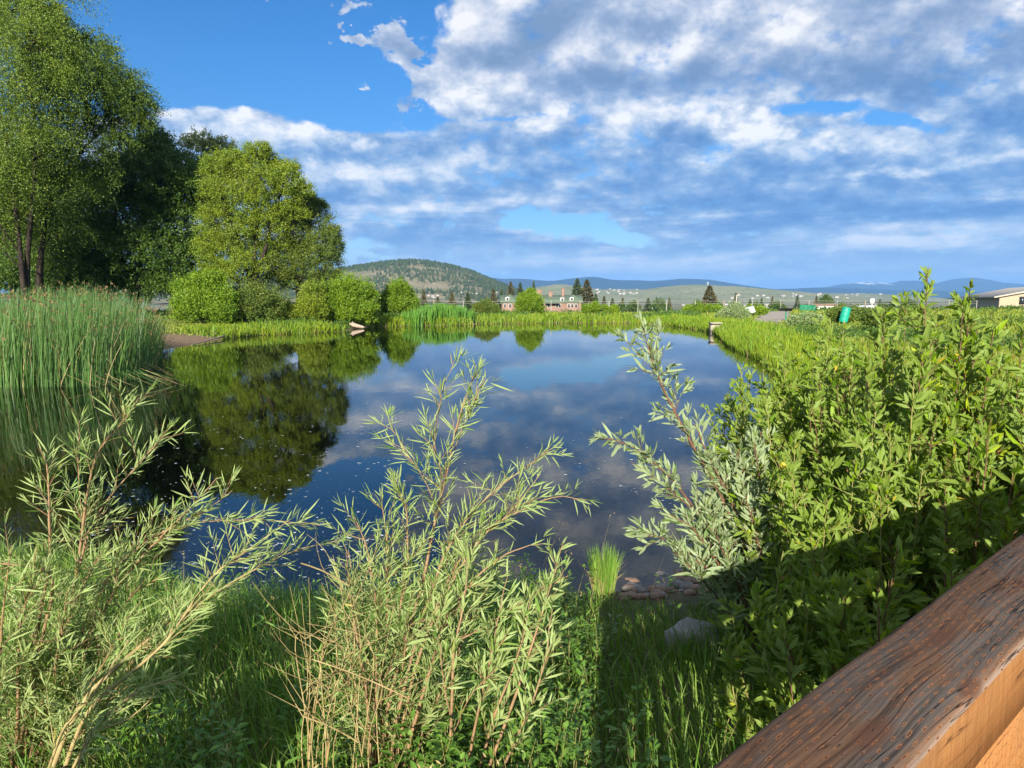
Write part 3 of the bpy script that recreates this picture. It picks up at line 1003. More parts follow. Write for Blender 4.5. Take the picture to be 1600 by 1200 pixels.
def gable(mb, x0, x1, y0, y1, ze, zr, over=.5, axis='x', mat=0, th=.25):
    """A solid gable roof, ridge along the axis."""
    if axis == 'x':
        a, b, c, d, m = x0 - over, x1 + over, y0 - over, y1 + over, (y0 + y1) / 2
        pr = lambda X: [(X, c, ze - th), (X, c, ze), (X, m, zr), (X, d, ze), (X, d, ze - th)]
    else:
        a, b, c, d, m = y0 - over, y1 + over, x0 - over, x1 + over, (x0 + x1) / 2
        pr = lambda Y: [(c, Y, ze - th), (c, Y, ze), (m, Y, zr), (d, Y, ze), (d, Y, ze - th)]
    V = pr(a) + pr(b)
    mb.add(V, [[0, 1, 6, 5], [1, 2, 7, 6], [2, 3, 8, 7], [3, 4, 9, 8], [4, 0, 5, 9]], mat)
    mb.add(V, [[0, 4, 3, 2, 1], [5, 6, 7, 8, 9]], mat)


def brick_house():
    D = 300.
    o_ = at(848, 468, D)
    zb = float(ground_z(o_[0], D + 8)) - .3
    o = empty('brick_house', (o_[0], D, zb), 'long brick house with green gabled roof, white dormers and three brick chimneys', 'house')
    X = lambda px: (px - 800) / F * D
    Z = lambda py: CAM_H - (py - 468) / F * D
    xa, xb = X(784), X(908)
    ze, zr = Z(472.5), Z(461)
    w = MB(); w.box(((xa + xb) / 2, D + 7, (zb + ze) / 2), (xb - xa, 14, ze - zb)); w.build('wall', BRICK, o)
    r = MB(); gable(r, xa, xb, D, D + 14, ze + .1, zr, .7); rf = r.build('roof', ROOF_GREEN, o)
    # hipped end: cross gables facing the pond
    for px0, px1, top in ((786, 806, 459.5), (838, 853, 461), (884, 905, 459.8)):
        g = MB()
        a, b = X(px0), X(px1)
        g.box(((a + b) / 2, D + 1.9, (zb + ze) / 2), (b - a, 6, ze - zb))
        g.add([(a, D - 1.1, ze), (b, D - 1.1, ze), ((a + b) / 2, D - 1.1, Z(top + 1.5)), (a, D + 4.9, ze), (b, D + 4.9, ze), ((a + b) / 2, D + 4.9, Z(top + 1.5))], [[0, 1, 2], [5, 4, 3]])
        g.build('wing', BRICK, o)
        g = MB(); gable(g, a, b, D - 1.2, D + 7, ze + .15, Z(top), .5, 'y'); g.build('wing_roof', ROOF_GREEN, o)
    for px, py in ((793, 467), (878, 468), (892, 467.5)):
        g = MB(); x = X(px)
        g.box((x, D - 1.25 if px != 878 else D + 1.0, Z(py)), (1.6, 1.2, 1.5)); d = g.build('dormer', WHITE, o)
        g = MB(); g.box((x, D - 1.87 if px != 878 else D + .38, Z(py)), (.9, .05, 1.0)); g.build('pane', GLASS, d)
    for px, ty, wd in ((843, 453, 2.6), (861, 456, 1.7), (880.5, 451, 1.2)):
        g = MB(); zt = Z(ty); x = X(px)
        g.box((x, D + 6, (zt + zr - 2.5) / 2), (wd, 1.6, zt - zr + 2.5))
        g.box((x, D + 6, zt + .12), (wd + .3, 1.9, .24))
        g.build('chimney', BRICK, rf)
    for px in (789, 797, 815, 822, 857, 870, 874, 888, 893, 899):
        g = MB(); x = X(px); y = D - 1.13 if (786 < px < 806 or 884 < px < 905) else D - .03
        g.box((x, y, ze - 1.4), (1.1, .06, 1.6)); f = g.build('window', WHITE, o)
        g = MB(); g.box((x, y - .04, ze - 1.4), (.85, .03, 1.35)); g.build('pane', GLASS, f)
    g = MB(); g.box((X(862), D - 1.4, ze - .35), (X(872) - X(850), 2.6, .2)); g.build('porch_roof', ROOF_GREEN, o)


brick_house()


def simple_house(name, label, cat, px, D, wpx, eave_y, ridge_y, wall, roof, windows=0, axis='x', depth=8, group=None):
    X = (px - 800) / F * D
    w = wpx * D / F
    z = lambda py: CAM_H - (py - 468) / F * D
    zb = float(ground_z(X, D)) - .3
    o = empty(name, (X, D, zb), label, cat, group)
    m = MB()
    ze, zr = z(eave_y), z(ridge_y)
    m.box((X, D + depth / 2, (ze + zb) / 2), (w, depth, ze - zb))
    if axis == 'y':
        m.add([(X - w / 2, D, ze), (X + w / 2, D, ze), (X, D, zr - .1), (X - w / 2, D + depth, ze), (X + w / 2, D + depth, ze), (X, D + depth, zr - .1)], [[0, 1, 2], [5, 4, 3]])
    m.build('wall', wall, o)
    m = MB(); gable(m, X - w / 2, X + w / 2, D, D + depth, ze + .08, zr, .3, axis); m.build('roof', roof, o)
    for i in range(windows):
        m = MB(); xx = X - w / 2 + w * (i + .8) / (windows + .6)
        m.box((xx, D - .02, ze - .9), (w * .035, .06, .7)); m.build('window', GLASS, o)
    return o


simple_house('community_hall', 'long low white building with brown roof beyond the teal barrel', 'building', 1288, 230, 40, 477, 474.5, WHITE, ROOF_BROWN, 6)
simple_house('white_shed', 'small white gabled shed beside the tall white sign post', 'shed', 1355, 240, 9, 480, 477, WHITE, WHITE, 0, 'y')


def far_houses():
    base = None
    spots = []
    for _ in range(26): spots.append((R.uniform(900, 1000), R.uniform(451, 462), R.uniform(3400, 3900)))
    for _ in range(22): spots.append((R.uniform(640, 800), R.uniform(456, 468), R.uniform(1050, 1400)))
    for _ in range(60): spots.append((R.uniform(940, 1420), R.uniform(473.5, 476.5), R.uniform(600, 1000)))
    for _ in range(24): spots.append((R.uniform(1140, 1400), R.uniform(459, 468), R.uniform(3300, 4500)))
    bpy.context.view_layer.update()
    dg = bpy.context.evaluated_depsgraph_get()
    for k, (px, py, D) in enumerate(spots):
        d = ray(px, py); d = d / np.linalg.norm(d)
        hit, loc, nrm, idx, ob, mt = SC.ray_cast(dg, (0, 0, CAM_H), d.tolist(), distance=9000)
        if D < 1001:
            p = at(px, py, D); loc = (p[0], D, float(ground_z(p[0], D)))
        elif not hit or ob.name not in ('forested_hill', 'grassy_hill', 'low_grassy_ridge', 'pale_bench_hill', 'ground'):
            continue
        if base is None:
            m = MB(); m.box((0, 0, 2.2), (12, 8, 5)); gable(m, -6, 6, -4, 4, 4.8, 7.2, .5, 'x', 1)
            base = m.build('far_house', [flat_mat('pale_siding', (.46, .44, .40), (.40, .38, .34), 1, .8), flat_mat('grey_roof', (.30, .27, .25), (.25, .23, .22), 1, .8)])
            o = base
        else:
            o = base.copy(); COL.objects.link(o)
        o.location = (loc[0], loc[1], loc[2] - .3)
        o.rotation_euler = (0, 0, R.uniform(-.6, .6))
        s = R.uniform(.3, .55) if D < 1001 else R.uniform(.3, .6) if D < 1500 else R.uniform(.6, 1.2)
        o.scale = (s, s, s)
        tag(o, 'tiny pale house in the distant town on the valley slopes', 'house', 'houses of the distant town')


def warehouse():
    A = np.array([(1556 - 800) / F * 110, 110.])
    dp = np.array([.42, .907]); wd = np.array([.907, -.42])
    L, W = 34., 15.
    ze, zr, zb = 3.05, 4.75, -1.2
    o = empty('warehouse', (A[0], A[1], zb), 'cream sided metal building with tan roof beyond the willow thicket', 'building')
    p = lambda w, l, z: (*(A + wd * w + dp * l), z)
    m = MB()
    m.add([p(0, 0, zb), p(W, 0, zb), p(W, 0, ze), p(W / 2, 0, zr - .12), p(0, 0, ze)], [[0, 1, 2, 3, 4]])
    m.add([p(0, L, zb), p(W, L, zb), p(W, L, ze), p(W / 2, L, zr - .12), p(0, L, ze)], [[4, 3, 2, 1, 0]])
    m.add([p(0, 0, zb), p(0, 0, ze), p(0, L, ze), p(0, L, zb)], [[0, 1, 2, 3]])
    m.add([p(W, 0, zb), p(W, 0, ze), p(W, L, ze), p(W, L, zb)], [[3, 2, 1, 0]])
    m.build('wall', STUCCO, o)
    m = MB()
    pr = lambda l: [p(-.8, l, ze - .3), p(-.8, l, ze - .08), p(W / 2, l, zr), p(W + .8, l, ze - .08), p(W + .8, l, ze - .3), p(W / 2, l, zr - .22)]
    V = pr(-.6) + pr(L + .6)
    m.add(V, [[i, (i + 1) % 6, 6 + (i + 1) % 6, 6 + i] for i in range(6)])
    m.add(V, [[5, 4, 3, 2], [5, 2, 1, 0], [11, 8, 9, 10], [11, 6, 7, 8]])
    r = m.build('roof', ROOF_TAN, o)
    c = A + wd * 5 + dp * 6
    m = MB(); m.tube([(*c, zr - .9), (*c, zr + .15)], .16, 8); m.tube([(*c, zr + .15), (*c, zr + .32)], .26, 8); m.build('vent', BLACK, r)
    ax = [[wd[0], wd[1], 0], [dp[0], dp[1], 0], [0, 0, 1]]
    c = A + wd * 3.0
    m = MB(); m.box((*c, 2.35), (.8, .14, 1.2), ax); m.build('window', GLASS, o)
    c = A + wd * 4.6
    m = MB(); m.box((*c, .4), (1.8, .12, 3.0), ax); m.build('door', ROOF_BROWN, o)


warehouse()
far_houses()


# ------------------------------------------------------------------ park things across the pond
def gz(x, y):
    return float(ground_z(x, y))


def build_path():
    # grid draped over the ground inside the path outline
    lo, hi = PATH.min(0), PATH.max(0)
    nx, ny = 30, 60
    gx, gy = np.linspace(lo[0], hi[0], nx), np.linspace(lo[1], hi[1], ny)
    m = MB()
    X, Y = np.meshgrid(gx, gy)
    Z = ground_z(X, Y) + .05
    V = np.stack([X, Y, Z], -1).reshape(-1, 3)
    q = []
    for j in range(ny - 1):
        for i in range(nx - 1):
            c = np.array([[(gx[i] + gx[i + 1]) / 2, (gy[j] + gy[j + 1]) / 2]])
            if in_path(c)[0]: q.append([j * nx + i, j * nx + i + 1, (j + 1) * nx + i + 1, (j + 1) * nx + i])
    m.add(V, q)
    tag(m.build('gravel_path', GRAVEL), kind='structure')


build_path()


def sign_panel():
    D = 68.
    x = (1167 - 800) / F * D
    z = gz(x, D)
    o = empty('interpretive_sign', (x, D, z), 'white tilted display panel on a dark pedestal by the gravel path', 'sign')
    m = MB(); m.box((x, D, z + .42), (.16, .12, .95)); m.box((x, D, z + .03), (.5, .4, .08)); m.build('pedestal', BLACK, o)
    a = .75
    ax = np.array([[.96, -.18, .22], [0, math.cos(a), math.sin(a)], [0, -math.sin(a), math.cos(a)]])
    zc = CAM_H - (484.5 - 468) / F * D
    m = MB(); m.box((x + .05, D, zc), (1.1, .85, .06), ax); pnl = m.build('panel', WHITE, o)
    m = MB(); m.box((x + .05, D + .02, zc - .05), (1.16, .9, .03), ax); m.build('frame', BLACK, pnl)


def grill():
    D = 60.
    x = (1225 - 800) / F * D
    z = gz(x, D)
    zt = CAM_H - (481.5 - 468) / F * D
    o = empty('park_grill', (x, D, z), 'black box charcoal grill on a green post beside the gravel path', 'grill')
    m = MB(); m.tube([(x + .05, D, z - .1), (x + .05, D, zt - .2)], .06, 8); m.build('post', GREEN_PAINT, o)
    m = MB()
    w, dd = .57, .3
    zb = zt - .22
    k = .8
    V = [(x - w * k, D - dd * k, zb), (x + w * k, D - dd * k, zb), (x + w * k, D + dd * k, zb), (x - w * k, D + dd * k, zb), (x - w, D - dd, zt), (x + w, D - dd, zt), (x + w, D + dd, zt), (x - w, D + dd, zt)]
    m.add(V, [[3, 2, 1, 0], [0, 1, 5, 4], [1, 2, 6, 5], [2, 3, 7, 6], [3, 0, 4, 7]])
    m.build('firebox', BLACK, o)
    m = MB()
    for i in range(11):
        yy = D - dd + .03 + i * .054
        m.tube([(x - w + .02, yy, zt - .03), (x + w - .02, yy, zt - .03)], .008, 4)
    m.build('grate', BLACK, o)
    m = MB(); m.tube([(x - w - .14, D - .1, zt + .02), (x - w, D - .1, zt - .02)], .02, 6); m.tube([(x + w, D - .1, zt - .02), (x + w + .14, D - .1, zt + .02)], .02, 6); m.build('handle', BLACK, o)


def bench():
    D = 66.
    x = (1261 - 800) / F * D
    z = CAM_H - (492 - 468) / F * D
    o = empty('park_bench', (x, D, z), 'green metal bench between black grill and long white building', 'bench')
    zs = z + .42
    m = MB()
    for i in range(4): m.box((x, D - .2 + i * .12, zs), (1.5, .1, .04))
    m.build('seat', GREEN_PAINT, o)
    m = MB()
    for i in range(4): m.box((x + .02, D + .27 + i * .02, zs + .13 + i * .12), (1.5, .04, .1))
    m.build('backrest', GREEN_PAINT, o)
    for s in (-1, 1):
        m = MB()
        m.tube([(x + s * .6, D - .2, z - .4), (x + s * .6, D - .2, zs)], .03, 6)
        m.tube([(x + s * .6, D + .2, z - .4), (x + s * .6, D + .3, zs + .55)], .03, 6)
        m.build('leg', GREEN_PAINT, o)


def barrel():
    D = 50.
    p = at(1320, 493, D)
    z = gz(p[0], D)
    o = empty('trash_barrel', (p[0], D, z), 'teal plastic barrel tilted among the shrubs beyond the thicket', 'barrel')
    m = MB()
    ax = norm(np.array([.22, 0, .97]))
    t = np.linspace(0, 1, 10)
    h = 1.0
    base = p - ax * .5
    prof = .31 * np.array([.88, .97, 1., .96, 1.02, 1.02, .96, 1., .97, .9])
    m.tube([base + ax * h * k for k in t], prof, 18)
    m.build('body', TEAL, o, True)
    m = MB(); m.tube([base + ax * (h + .0), base + ax * (h + .06), base + ax * (h + .1)], [.31, .31, .2], 18); m.build('lid', TEAL, o)
    m = MB(); m.tube([(base[0] - .1, D, z - .1), base + ax * .1], .07, 8); m.build('post', GREEN_PAINT, o)


sign_panel(); grill(); bench(); barrel()


def fence():
    y0 = 92.
    x0, x1 = -30., 64.
    o = empty('rail_fence', (x0, y0, .5), 'long thin fence with two pale rails crossing behind the far meadow', 'fence')
    for py in (470.6, 474.0):
        m = MB()
        zz = CAM_H - (py - 468) / F * y0
        xs = np.linspace(x0, x1, 40)
        m.tube(np.column_stack([xs, y0 + .04 * (xs - x0), zz + .05 * np.sin(xs * .35)]), .013, 5)
        m.build('rail', WIRE_WHITE, o)
    for i in range(25):
        x = x0 + (x1 - x0) * i / 24
        y = y0 + .04 * (x - x0)
        zb = gz(x, y)
        m = MB(); m.tube([(x, y + .06, zb - .2), (x, y + .06, 2.36 + R.uniform(-.03, .05))], .045 + .02 * (i % 5 == 0), 6)
        m.build('post', POST_TAN if i % 5 == 0 else WIRE_WHITE, o)


fence()


def poles():
    D = 140.
    p = at(1151, 463, D)
    z = gz(p[0], D)
    o = empty('utility_post', (p[0], D, z), 'slim white utility post in front of a narrow rusty conifer', 'post')
    m = MB(); m.tube([(p[0], D, z - .2), (p[0], D, p[2])], [.16, .13], 8); m.build('pole', WIRE_WHITE, o)
    m = MB(); m.tube([(p[0], D, p[2]), (p[0], D, p[2] + .25)], [.2, .17], 8); m.build('cap', CONC, o)
    D = 170.
    p = at(1363, 467, D)
    z = gz(p[0], D)
    o = empty('sign_post', (p[0], D, z), 'tall white sign box on a post beside the small white shed', 'sign')
    m = MB(); m.tube([(p[0], D, z - .2), (p[0], D, p[2] - 1.1)], .14, 8); m.build('pole', WIRE_WHITE, o)
    m = MB(); m.box((p[0], D, p[2] - .55), (.95, .5, 1.2)); m.build('sign_box', WHITE, o)
    m = MB(); m.box((p[0], D - .1, p[2] - 2.0), (.9, .4, .9)); m.build('lower_sign', WHITE, o)
    D = 3550.
    p = at(1106, 441, D)
    o = empty('hilltop_mast', (p[0], D, p[2] - 20), 'thin white mast on the crest of the pale grassy hill', 'mast')
    m = MB(); m.tube([(p[0], D, p[2] - 20), (p[0], D, p[2])], [2., 1.5], 6); m.build('pole', WHITE, o)
    m = MB(); m.box((p[0], D, p[2] - 3), (5, 5, 5)); m.build('antenna', WHITE, o)


poles()


def rock(mb, c, r, sq=(1, 1, .6), seed=0, k=2):
    import bmesh
    bm = bmesh.new()
    bmesh.ops.create_icosphere(bm, subdivisions=k + 1, radius=1)
    V = np.array([v.co[:] for v in bm.verts])
    Fc = np.array([[v.index for v in f.verts] for f in bm.faces])
    bm.free()
    n = fbm(V[:, 0] * 1.6 + seed, V[:, 1] * 1.6 + V[:, 2] * 2.1, 3, seed)
    V = V * (.65 + .7 * n)[:, None]
    V = np.clip(V, -.85, .85)
    mb.add(np.asarray(c) + V * r * np.array(sq), Fc)


STONE = flat_mat('river_stone', (.30, .26, .22), (.17, .14, .12), 30, .75, .35, .004)
STONE_RED = flat_mat('rusty_stone', (.34, .20, .12), (.20, .13, .09), 30, .7, .35, .004)
STONE_GREY = flat_mat('grey_boulder', (.40, .35, .31), (.26, .22, .20), 14, .85, .3, .01)
WOOD_GREY = flat_mat('bleached_wood', (.46, .36, .27), (.32, .24, .18), 8, .85, .2, .01, (4, 4, .6))


def stones():
    # concrete outlet block
    p = onz(1119, 521)
    o = empty('concrete_outlet', (p[0], p[1], 0), 'pale concrete outlet block with dark opening at the pond edge', 'outlet')
    m = MB(); x, y = p[0], p[1] + .4
    m.box((x, y, .28), (.66, .7, .9)); m.box((x + .02, y - .1, .76), (.8, .95, .1)); m.build('block', CONC, o)
    m = MB(); m.tube([(x + .1, y - .34, .22), (x + .1, y - .37, .22)], .17, 12); m.build('opening', BLACK, o)
    m = MB(); rock(m, onz(1130, 523) + np.array([0, .3, .05]), .45, (1.2, 1, .6), 4)
    tag(m.build('stone', STONE), 'small stone lying beside the concrete outlet block', 'stone', 'stones along the water edge')
    m = MB(); rock(m, onz(1017, 505.5) + np.array([0, .4, .05]), .95, (1.15, .7, .32), 9)
    tag(m.build('stone', STONE_GREY), 'flat pale rock at the far water edge in the grass', 'stone', 'stones along the water edge')
    p = onz(553, 513.5)
    m = MB(); m.tube(smooth_path([p + np.array([-.35, 0, .42]), p + np.array([.1, -.1, .28]), p + np.array([.95, -.25, .12])], 9), [.10, .17, .2, .2, .19, .17, .15, .12, .08], 8)
    m.tube([p + np.array([.05, 0, .3]), p + np.array([-.1, -.1, .62])], [.08, .04], 6)
    tag(m.build('driftwood_log', WOOD_GREY, smooth=True), 'bleached driftwood log lying under the largest waterside bush', 'log')
    p = onz(310, 541)
    m = MB(); m.tube(smooth_path([onz(300, 540) + np.array([0, 0, .05]), onz(330, 534) + np.array([0, 0, .12]), onz(352, 529) + np.array([0, 0, .2])], 8), np.linspace(.02, .05, 8), 6)
    tag(m.build('driftwood_stick', WOOD_GREY, smooth=True), 'thin stick stranded along the mud landing', 'stick')
    # boulder and pebbly landing below the railing
    p = onz(1083, 1008, .33)
    m = MB(); rock(m, p + np.array([0, 0, .03]), .16, (1.25, .9, .75), 14)
    tag(m.build('boulder', STONE_GREY), 'grey pointed boulder half hidden in grass below the railing', 'stone')
    spots = []
    for i in range(70):
        px, py = R.uniform(975, 1110), R.uniform(890, 958)
        q = onz(px, py, .02)
        spots.append((q[0], q[1], R.uniform(.022, .07)))
    spots.append((*onz(1066, 889, .03)[:2], .075))
    for i, (x, y, s) in enumerate(spots):
        m = MB(); rock(m, (x, y, max(gz(x, y), -.04) + s * .25), s, (1.2, 1, .6), i * 3.7, 1)
        lab = 'largest dark round stone at the water line beside the silver willow' if i == 70 else 'wet rounded stone on the little landing by the grass tuft'
        tag(m.build('pebble', STONE_RED if i % 3 else STONE), lab, 'stone', 'wet stones on the landing')


stones()


# ------------------------------------------------------------------ timber railing and deck
RD = np.array([math.sin(math.radians(49.8)), math.cos(math.radians(49.8))])   # along the rail, away from the camera
RN = np.array([-RD[1], RD[0]])                                              # towards the pond
N_OUT, N_IN = .395, .250
Z_TOP = CAM_H - .5
Z_DECK = .93


def wood_mat(name, weather, holes):
    m, t = newmat(name)
    tc = t.n('ShaderNodeTexCoord')
    P = tc.outputs['Object']
    # grain lines run along local X and bend around knots
    kn = []
    wob = t.noise(t.mapping(P, scale=(2.2, 7, 7)), 1.4, 3, .5)
    knots = [(.52, .37, .03), (.80, .30, .028), (1.12, .335, .032), (1.46, .31, .03), (1.75, .36, .03), (.62, .275, .02), (1.0, .26, .02), (.30, .3, .03)]
    push = None
    knotmask = None
    for (kx, ky, kr) in knots:
        q = t.mapping(P, loc=(kx, ky, 0), scale=(kr * 3.0, kr, 10), typ='TEXTURE')
        l = t.vmath('LENGTH', q)
        g = t.mapr(l, 0, 2.6, 1, 0, 'SMOOTHSTEP')
        k = t.mapr(l, .35, .75, 1, 0, 'SMOOTHSTEP')
        push = g if push is None else t.math('ADD', push, g)
        knotmask = k if knotmask is None else t.math('MAXIMUM', knotmask, k)
    sep = t.n('ShaderNodeSeparateXYZ'); t.s(sep, 0, P)
    yy = t.math('ADD', sep.outputs[1], sep.outputs[2])
    g = t.math('ADD', t.math('MULTIPLY', yy, 70.), t.math('ADD', t.math('MULTIPLY', push, .9), t.math('MULTIPLY', wob, 1.1)))
    gv = t.n('ShaderNodeCombineXYZ')
    t.s(gv, 0, t.math('MULTIPLY', sep.outputs[0], 1.7)); t.s(gv, 1, t.math('MULTIPLY', g, .9)); t.s(gv, 2, sep.outputs[2])
    fine = t.noise(gv.outputs[0], 1.3, 7, .72)
    fine2 = t.noise(t.mapping(gv.outputs[0], scale=(3, 4.5, 1)), 1.3, 5, .7)
    ring = t.math('PINGPONG', t.math('ADD', g, t.math('MULTIPLY', fine, 1.1)), .5)
    late = t.math('MULTIPLY', t.mapr(ring, .36, .49, 0, 1, 'SMOOTHSTEP'), t.mapr(t.noise(t.mapping(P, scale=(1.6, 16, 16)), 2., 4, .6), .42, .60, .0, .8))
    late = t.math('MAXIMUM', late, t.mapr(fine, .56, .72, 0, .8))
    cr = t.math('ABSOLUTE', t.math('SUBTRACT', t.noise(t.mapping(gv.outputs[0], scale=(.55, .35, 1), loc=(3, 7, 1)), 1.6, 4, .55), .5))
    crack = t.math('MULTIPLY', t.mapr(cr, .004, .013, 1, 0), t.mapr(t.noise(P, 7., 3), .48, .58))
    streak = t.math('ADD', t.math('MULTIPLY', fine, .55), t.math('MULTIPLY', fine2, .45))
    fresh = t.mix(late, (.36, .155, .048), (.17, .06, .018))
    fresh = t.mix(t.mapr(fine, .35, .7), fresh, (.42, .21, .075))
    if weather:
        wz = t.noise(t.mapping(P, scale=(2.0, 7, 7)), 2.6, 6, .68)
        gb = t.mix(t.mapr(streak, .35, .65), (.155, .122, .098), (.030, .022, .018))
        grey = t.mix(t.math('MULTIPLY', late, .75), gb, (.045, .030, .023))
        bb = t.mix(t.mapr(streak, .35, .65), (.20, .108, .06), (.045, .023, .014))
        brown = t.mix(t.math('MULTIPLY', late, .8), bb, (.06, .028, .016))
        c = t.mix(t.mapr(wz, .42, .56), brown, grey)
        edge = t.mapr(t.math('ABSOLUTE', t.math('SUBTRACT', sep.outputs[1], .3225)), .056, .070)
        c = t.mix(t.math('MULTIPLY', edge, t.mapr(wz, .38, .55, 0, .7)), c, (.30, .15, .075))
        inner = t.mapr(sep.outputs[1], .256, .252)
        c = t.mix(t.math('MULTIPLY', inner, .75), c, (.34, .25, .19))
        c = t.mix(t.math('MULTIPLY', knotmask, .8), c, (.10, .045, .026))
        pale = t.noise(t.mapping(P, scale=(1, 2.2, 2)), 17., 5, .6)
        c = t.mix(t.mapr(pale, .70, .75, 0, .8), c, (.36, .30, .24))
    else:
        c = fresh
    if weather:
        c = t.mix(t.math('MULTIPLY', crack, .9), c, (.012, .008, .006))
        hgt = t.math('ADD', t.math('MULTIPLY', late, -.0013), t.math('ADD', t.math('MULTIPLY', streak, -.0022), t.math('MULTIPLY', crack, -.003)))
    else:
        saw = t.noise(t.mapping(P, scale=(210, 14, 14), rot=(0, 0, .06)), 1., 3, .6)
        c = t.mix(t.mapr(saw, .35, .65, .0, .6), c, (.22, .092, .032))
        c = t.mix(t.mapr(t.noise(P, 6., 5, .65), .48, .68, 0, .6), c, (.20, .10, .048))
        c = t.mix(t.math('MULTIPLY', crack, .8), c, (.05, .02, .01))
        hgt = t.math('ADD', t.math('MULTIPLY', fine, -.0015), t.math('MULTIPLY', saw, .0012))
    if holes:
        # rows of incising slits left by pressure treatment, staggered from row to row
        yj = t.math('ADD', yy, t.math('MULTIPLY', t.math('SUBTRACT', t.noise(P, 13., 2), .5), .016))
        row = t.math('FLOOR', t.math('DIVIDE', yj, .0105))
        hv = t.n('ShaderNodeCombineXYZ')
        off = t.math('MULTIPLY', t.math('MODULO', t.math('MULTIPLY', row, 1.618), 1.), .034)
        fx = t.math('SUBTRACT', t.math('FRACT', t.math('DIVIDE', t.math('ADD', t.math('ADD', sep.outputs[0], off), t.math('MULTIPLY', t.noise(P, 30., 1), .03)), .034)), .5)
        fy = t.math('SUBTRACT', t.math('FRACT', t.math('DIVIDE', yj, .0105)), .5)
        e = t.math('SQRT', t.math('ADD', t.math('POWER', t.math('MULTIPLY', fx, .034 / .0062), 2.), t.math('POWER', t.math('MULTIPLY', fy, .0105 / .0014), 2.)))
        halo = t.mapr(t.math('ADD', e, t.math('MULTIPLY', t.noise(P, 260., 2), .9)), .9, 2.2, 1, 0, 'SMOOTHSTEP')
        core = t.mapr(e, .3, .62, 1, 0, 'SMOOTHSTEP')
        if weather:
            some = t.mapr(t.noise(P, 14., 3), .34, .54)
            c = t.mix(t.math('MULTIPLY', halo, t.math('MULTIPLY', some, .5)), c, (.46, .17, .055))
        c = t.mix(t.math('MULTIPLY', core, t.mapr(t.noise(P, 24., 2), .38, .55, .2, .9)), c, (.03, .014, .009))
        hgt = t.math('ADD', hgt, t.math('MULTIPLY', core, -.0025))
    b = t.n('ShaderNodeBump')
    b.inputs['Strength'].default_value = .8
    b.inputs['Distance'].default_value = 1.
    t.s(b, 'Height', hgt)
    out(t, principled(t, c, .85 if weather else .7, .15, b.outputs[0]))
    return m


W_TOP = wood_mat('weathered_rail_timber', True, True)
W_SIDE = wood_mat('orange_rail_timber', False, False)
W_HOLES = wood_mat('orange_incised_timber', False, True)


def plank(name, parent, a0, a1, n0, n1, z0, z1, mats, ch=.006, top_mat=0, side_mat=1, wavy=0.0):
    """A timber in rail coordinates (a along, n across) with eased edges; its own local axes follow the rail."""
    m = MB()
    prof = [(n0, z0), (n0, z1 - ch), (n0 + ch * .6, z1 - ch * .25), (n0 + ch * 1.3, z1), (n1 - ch * 1.3, z1), (n1 - ch * .5, z1 - ch * .3), (n1, z1 - ch), (n1, z0)]
    ns = 40 if wavy else 2
    aa = np.linspace(a0, a1, ns)
    V = []
    for a in aa:
        for (n, z) in prof:
            w = wavy * (fbm(np.array([a * 9.]), np.array([z * 5 + n]), 3, 2)[0] - .5)
            V.append((a, n + w, z + w * .5))
    k = len(prof)
    q, qt = [], []
    for i in range(ns - 1):
        for j in range(k):
            f = [i * k + j, i * k + (j + 1) % k, (i + 1) * k + (j + 1) % k, (i + 1) * k + j]
            (qt if 1 <= j <= 5 else q).append(f)
    m.add(V, qt, top_mat)
    m.f.append((np.array(q), side_mat))
    m.f.append((np.array([list(range(k))[::-1], [(ns - 1) * k + j for j in range(k)]]), side_mat))
    o = m.build(name, mats)
    o.rotation_euler = (0, 0, math.atan2(RD[1], RD[0]))
    if parent is not None:
        o.parent = parent
        o.location = (-parent.location[0], -parent.location[1], -parent.location[2])
    return o


def railing():
    b = RD * .9 + RN * .32
    o = empty('timber_railing', (b[0], b[1], Z_DECK), 'weathered brown timber railing with orange inner face running along the platform', 'railing')
    plank('cap_rail', o, .27, 6.5, N_IN, N_OUT, Z_TOP - .115, Z_TOP, [W_TOP, W_SIDE], .010, 0, 1, .006)
    plank('upper_rail', o, .27, 6.5, .285, .323, Z_TOP - .42, Z_TOP - .18, [W_HOLES, W_HOLES])
    plank('lower_rail', o, .27, 6.5, .285, .323, Z_DECK + .10, Z_DECK + .24, [W_HOLES, W_HOLES])
    for a in (.34, 2.2, 4.0, 5.8):
        plank('post', o, a, a + .09, .324, .40 + .012, .25, Z_TOP - .117, [W_HOLES, W_HOLES])
    for k in range(47):
        a = .30 + k * .13
        plank('baluster', o, a, a + .038, .324, .362, Z_DECK - .1, Z_TOP - .15, [W_HOLES, W_HOLES], .003)
    d = empty('timber_deck', (b[0] * 0, -1.0, Z_DECK), 'timber viewing platform floor of planks behind the railing', 'deck')
    for k in range(10):
        plank('plank', d, .1, 6.6, .40 - .145 * (k + 1), .40 - .145 * k - .006, Z_DECK - .04, Z_DECK, [W_SIDE, W_SIDE], .003)
    for a in (.2, 1.7, 3.2, 4.8):
        plank('joist', d, a, a + .05, -1.05, .38, Z_DECK - .24, Z_DECK - .042, [W_HOLES, W_HOLES])
        plank('footing_post', d, a + .06, a + .2, .1, .24, -.2, Z_DECK - .044, [W_HOLES, W_HOLES])


railing()


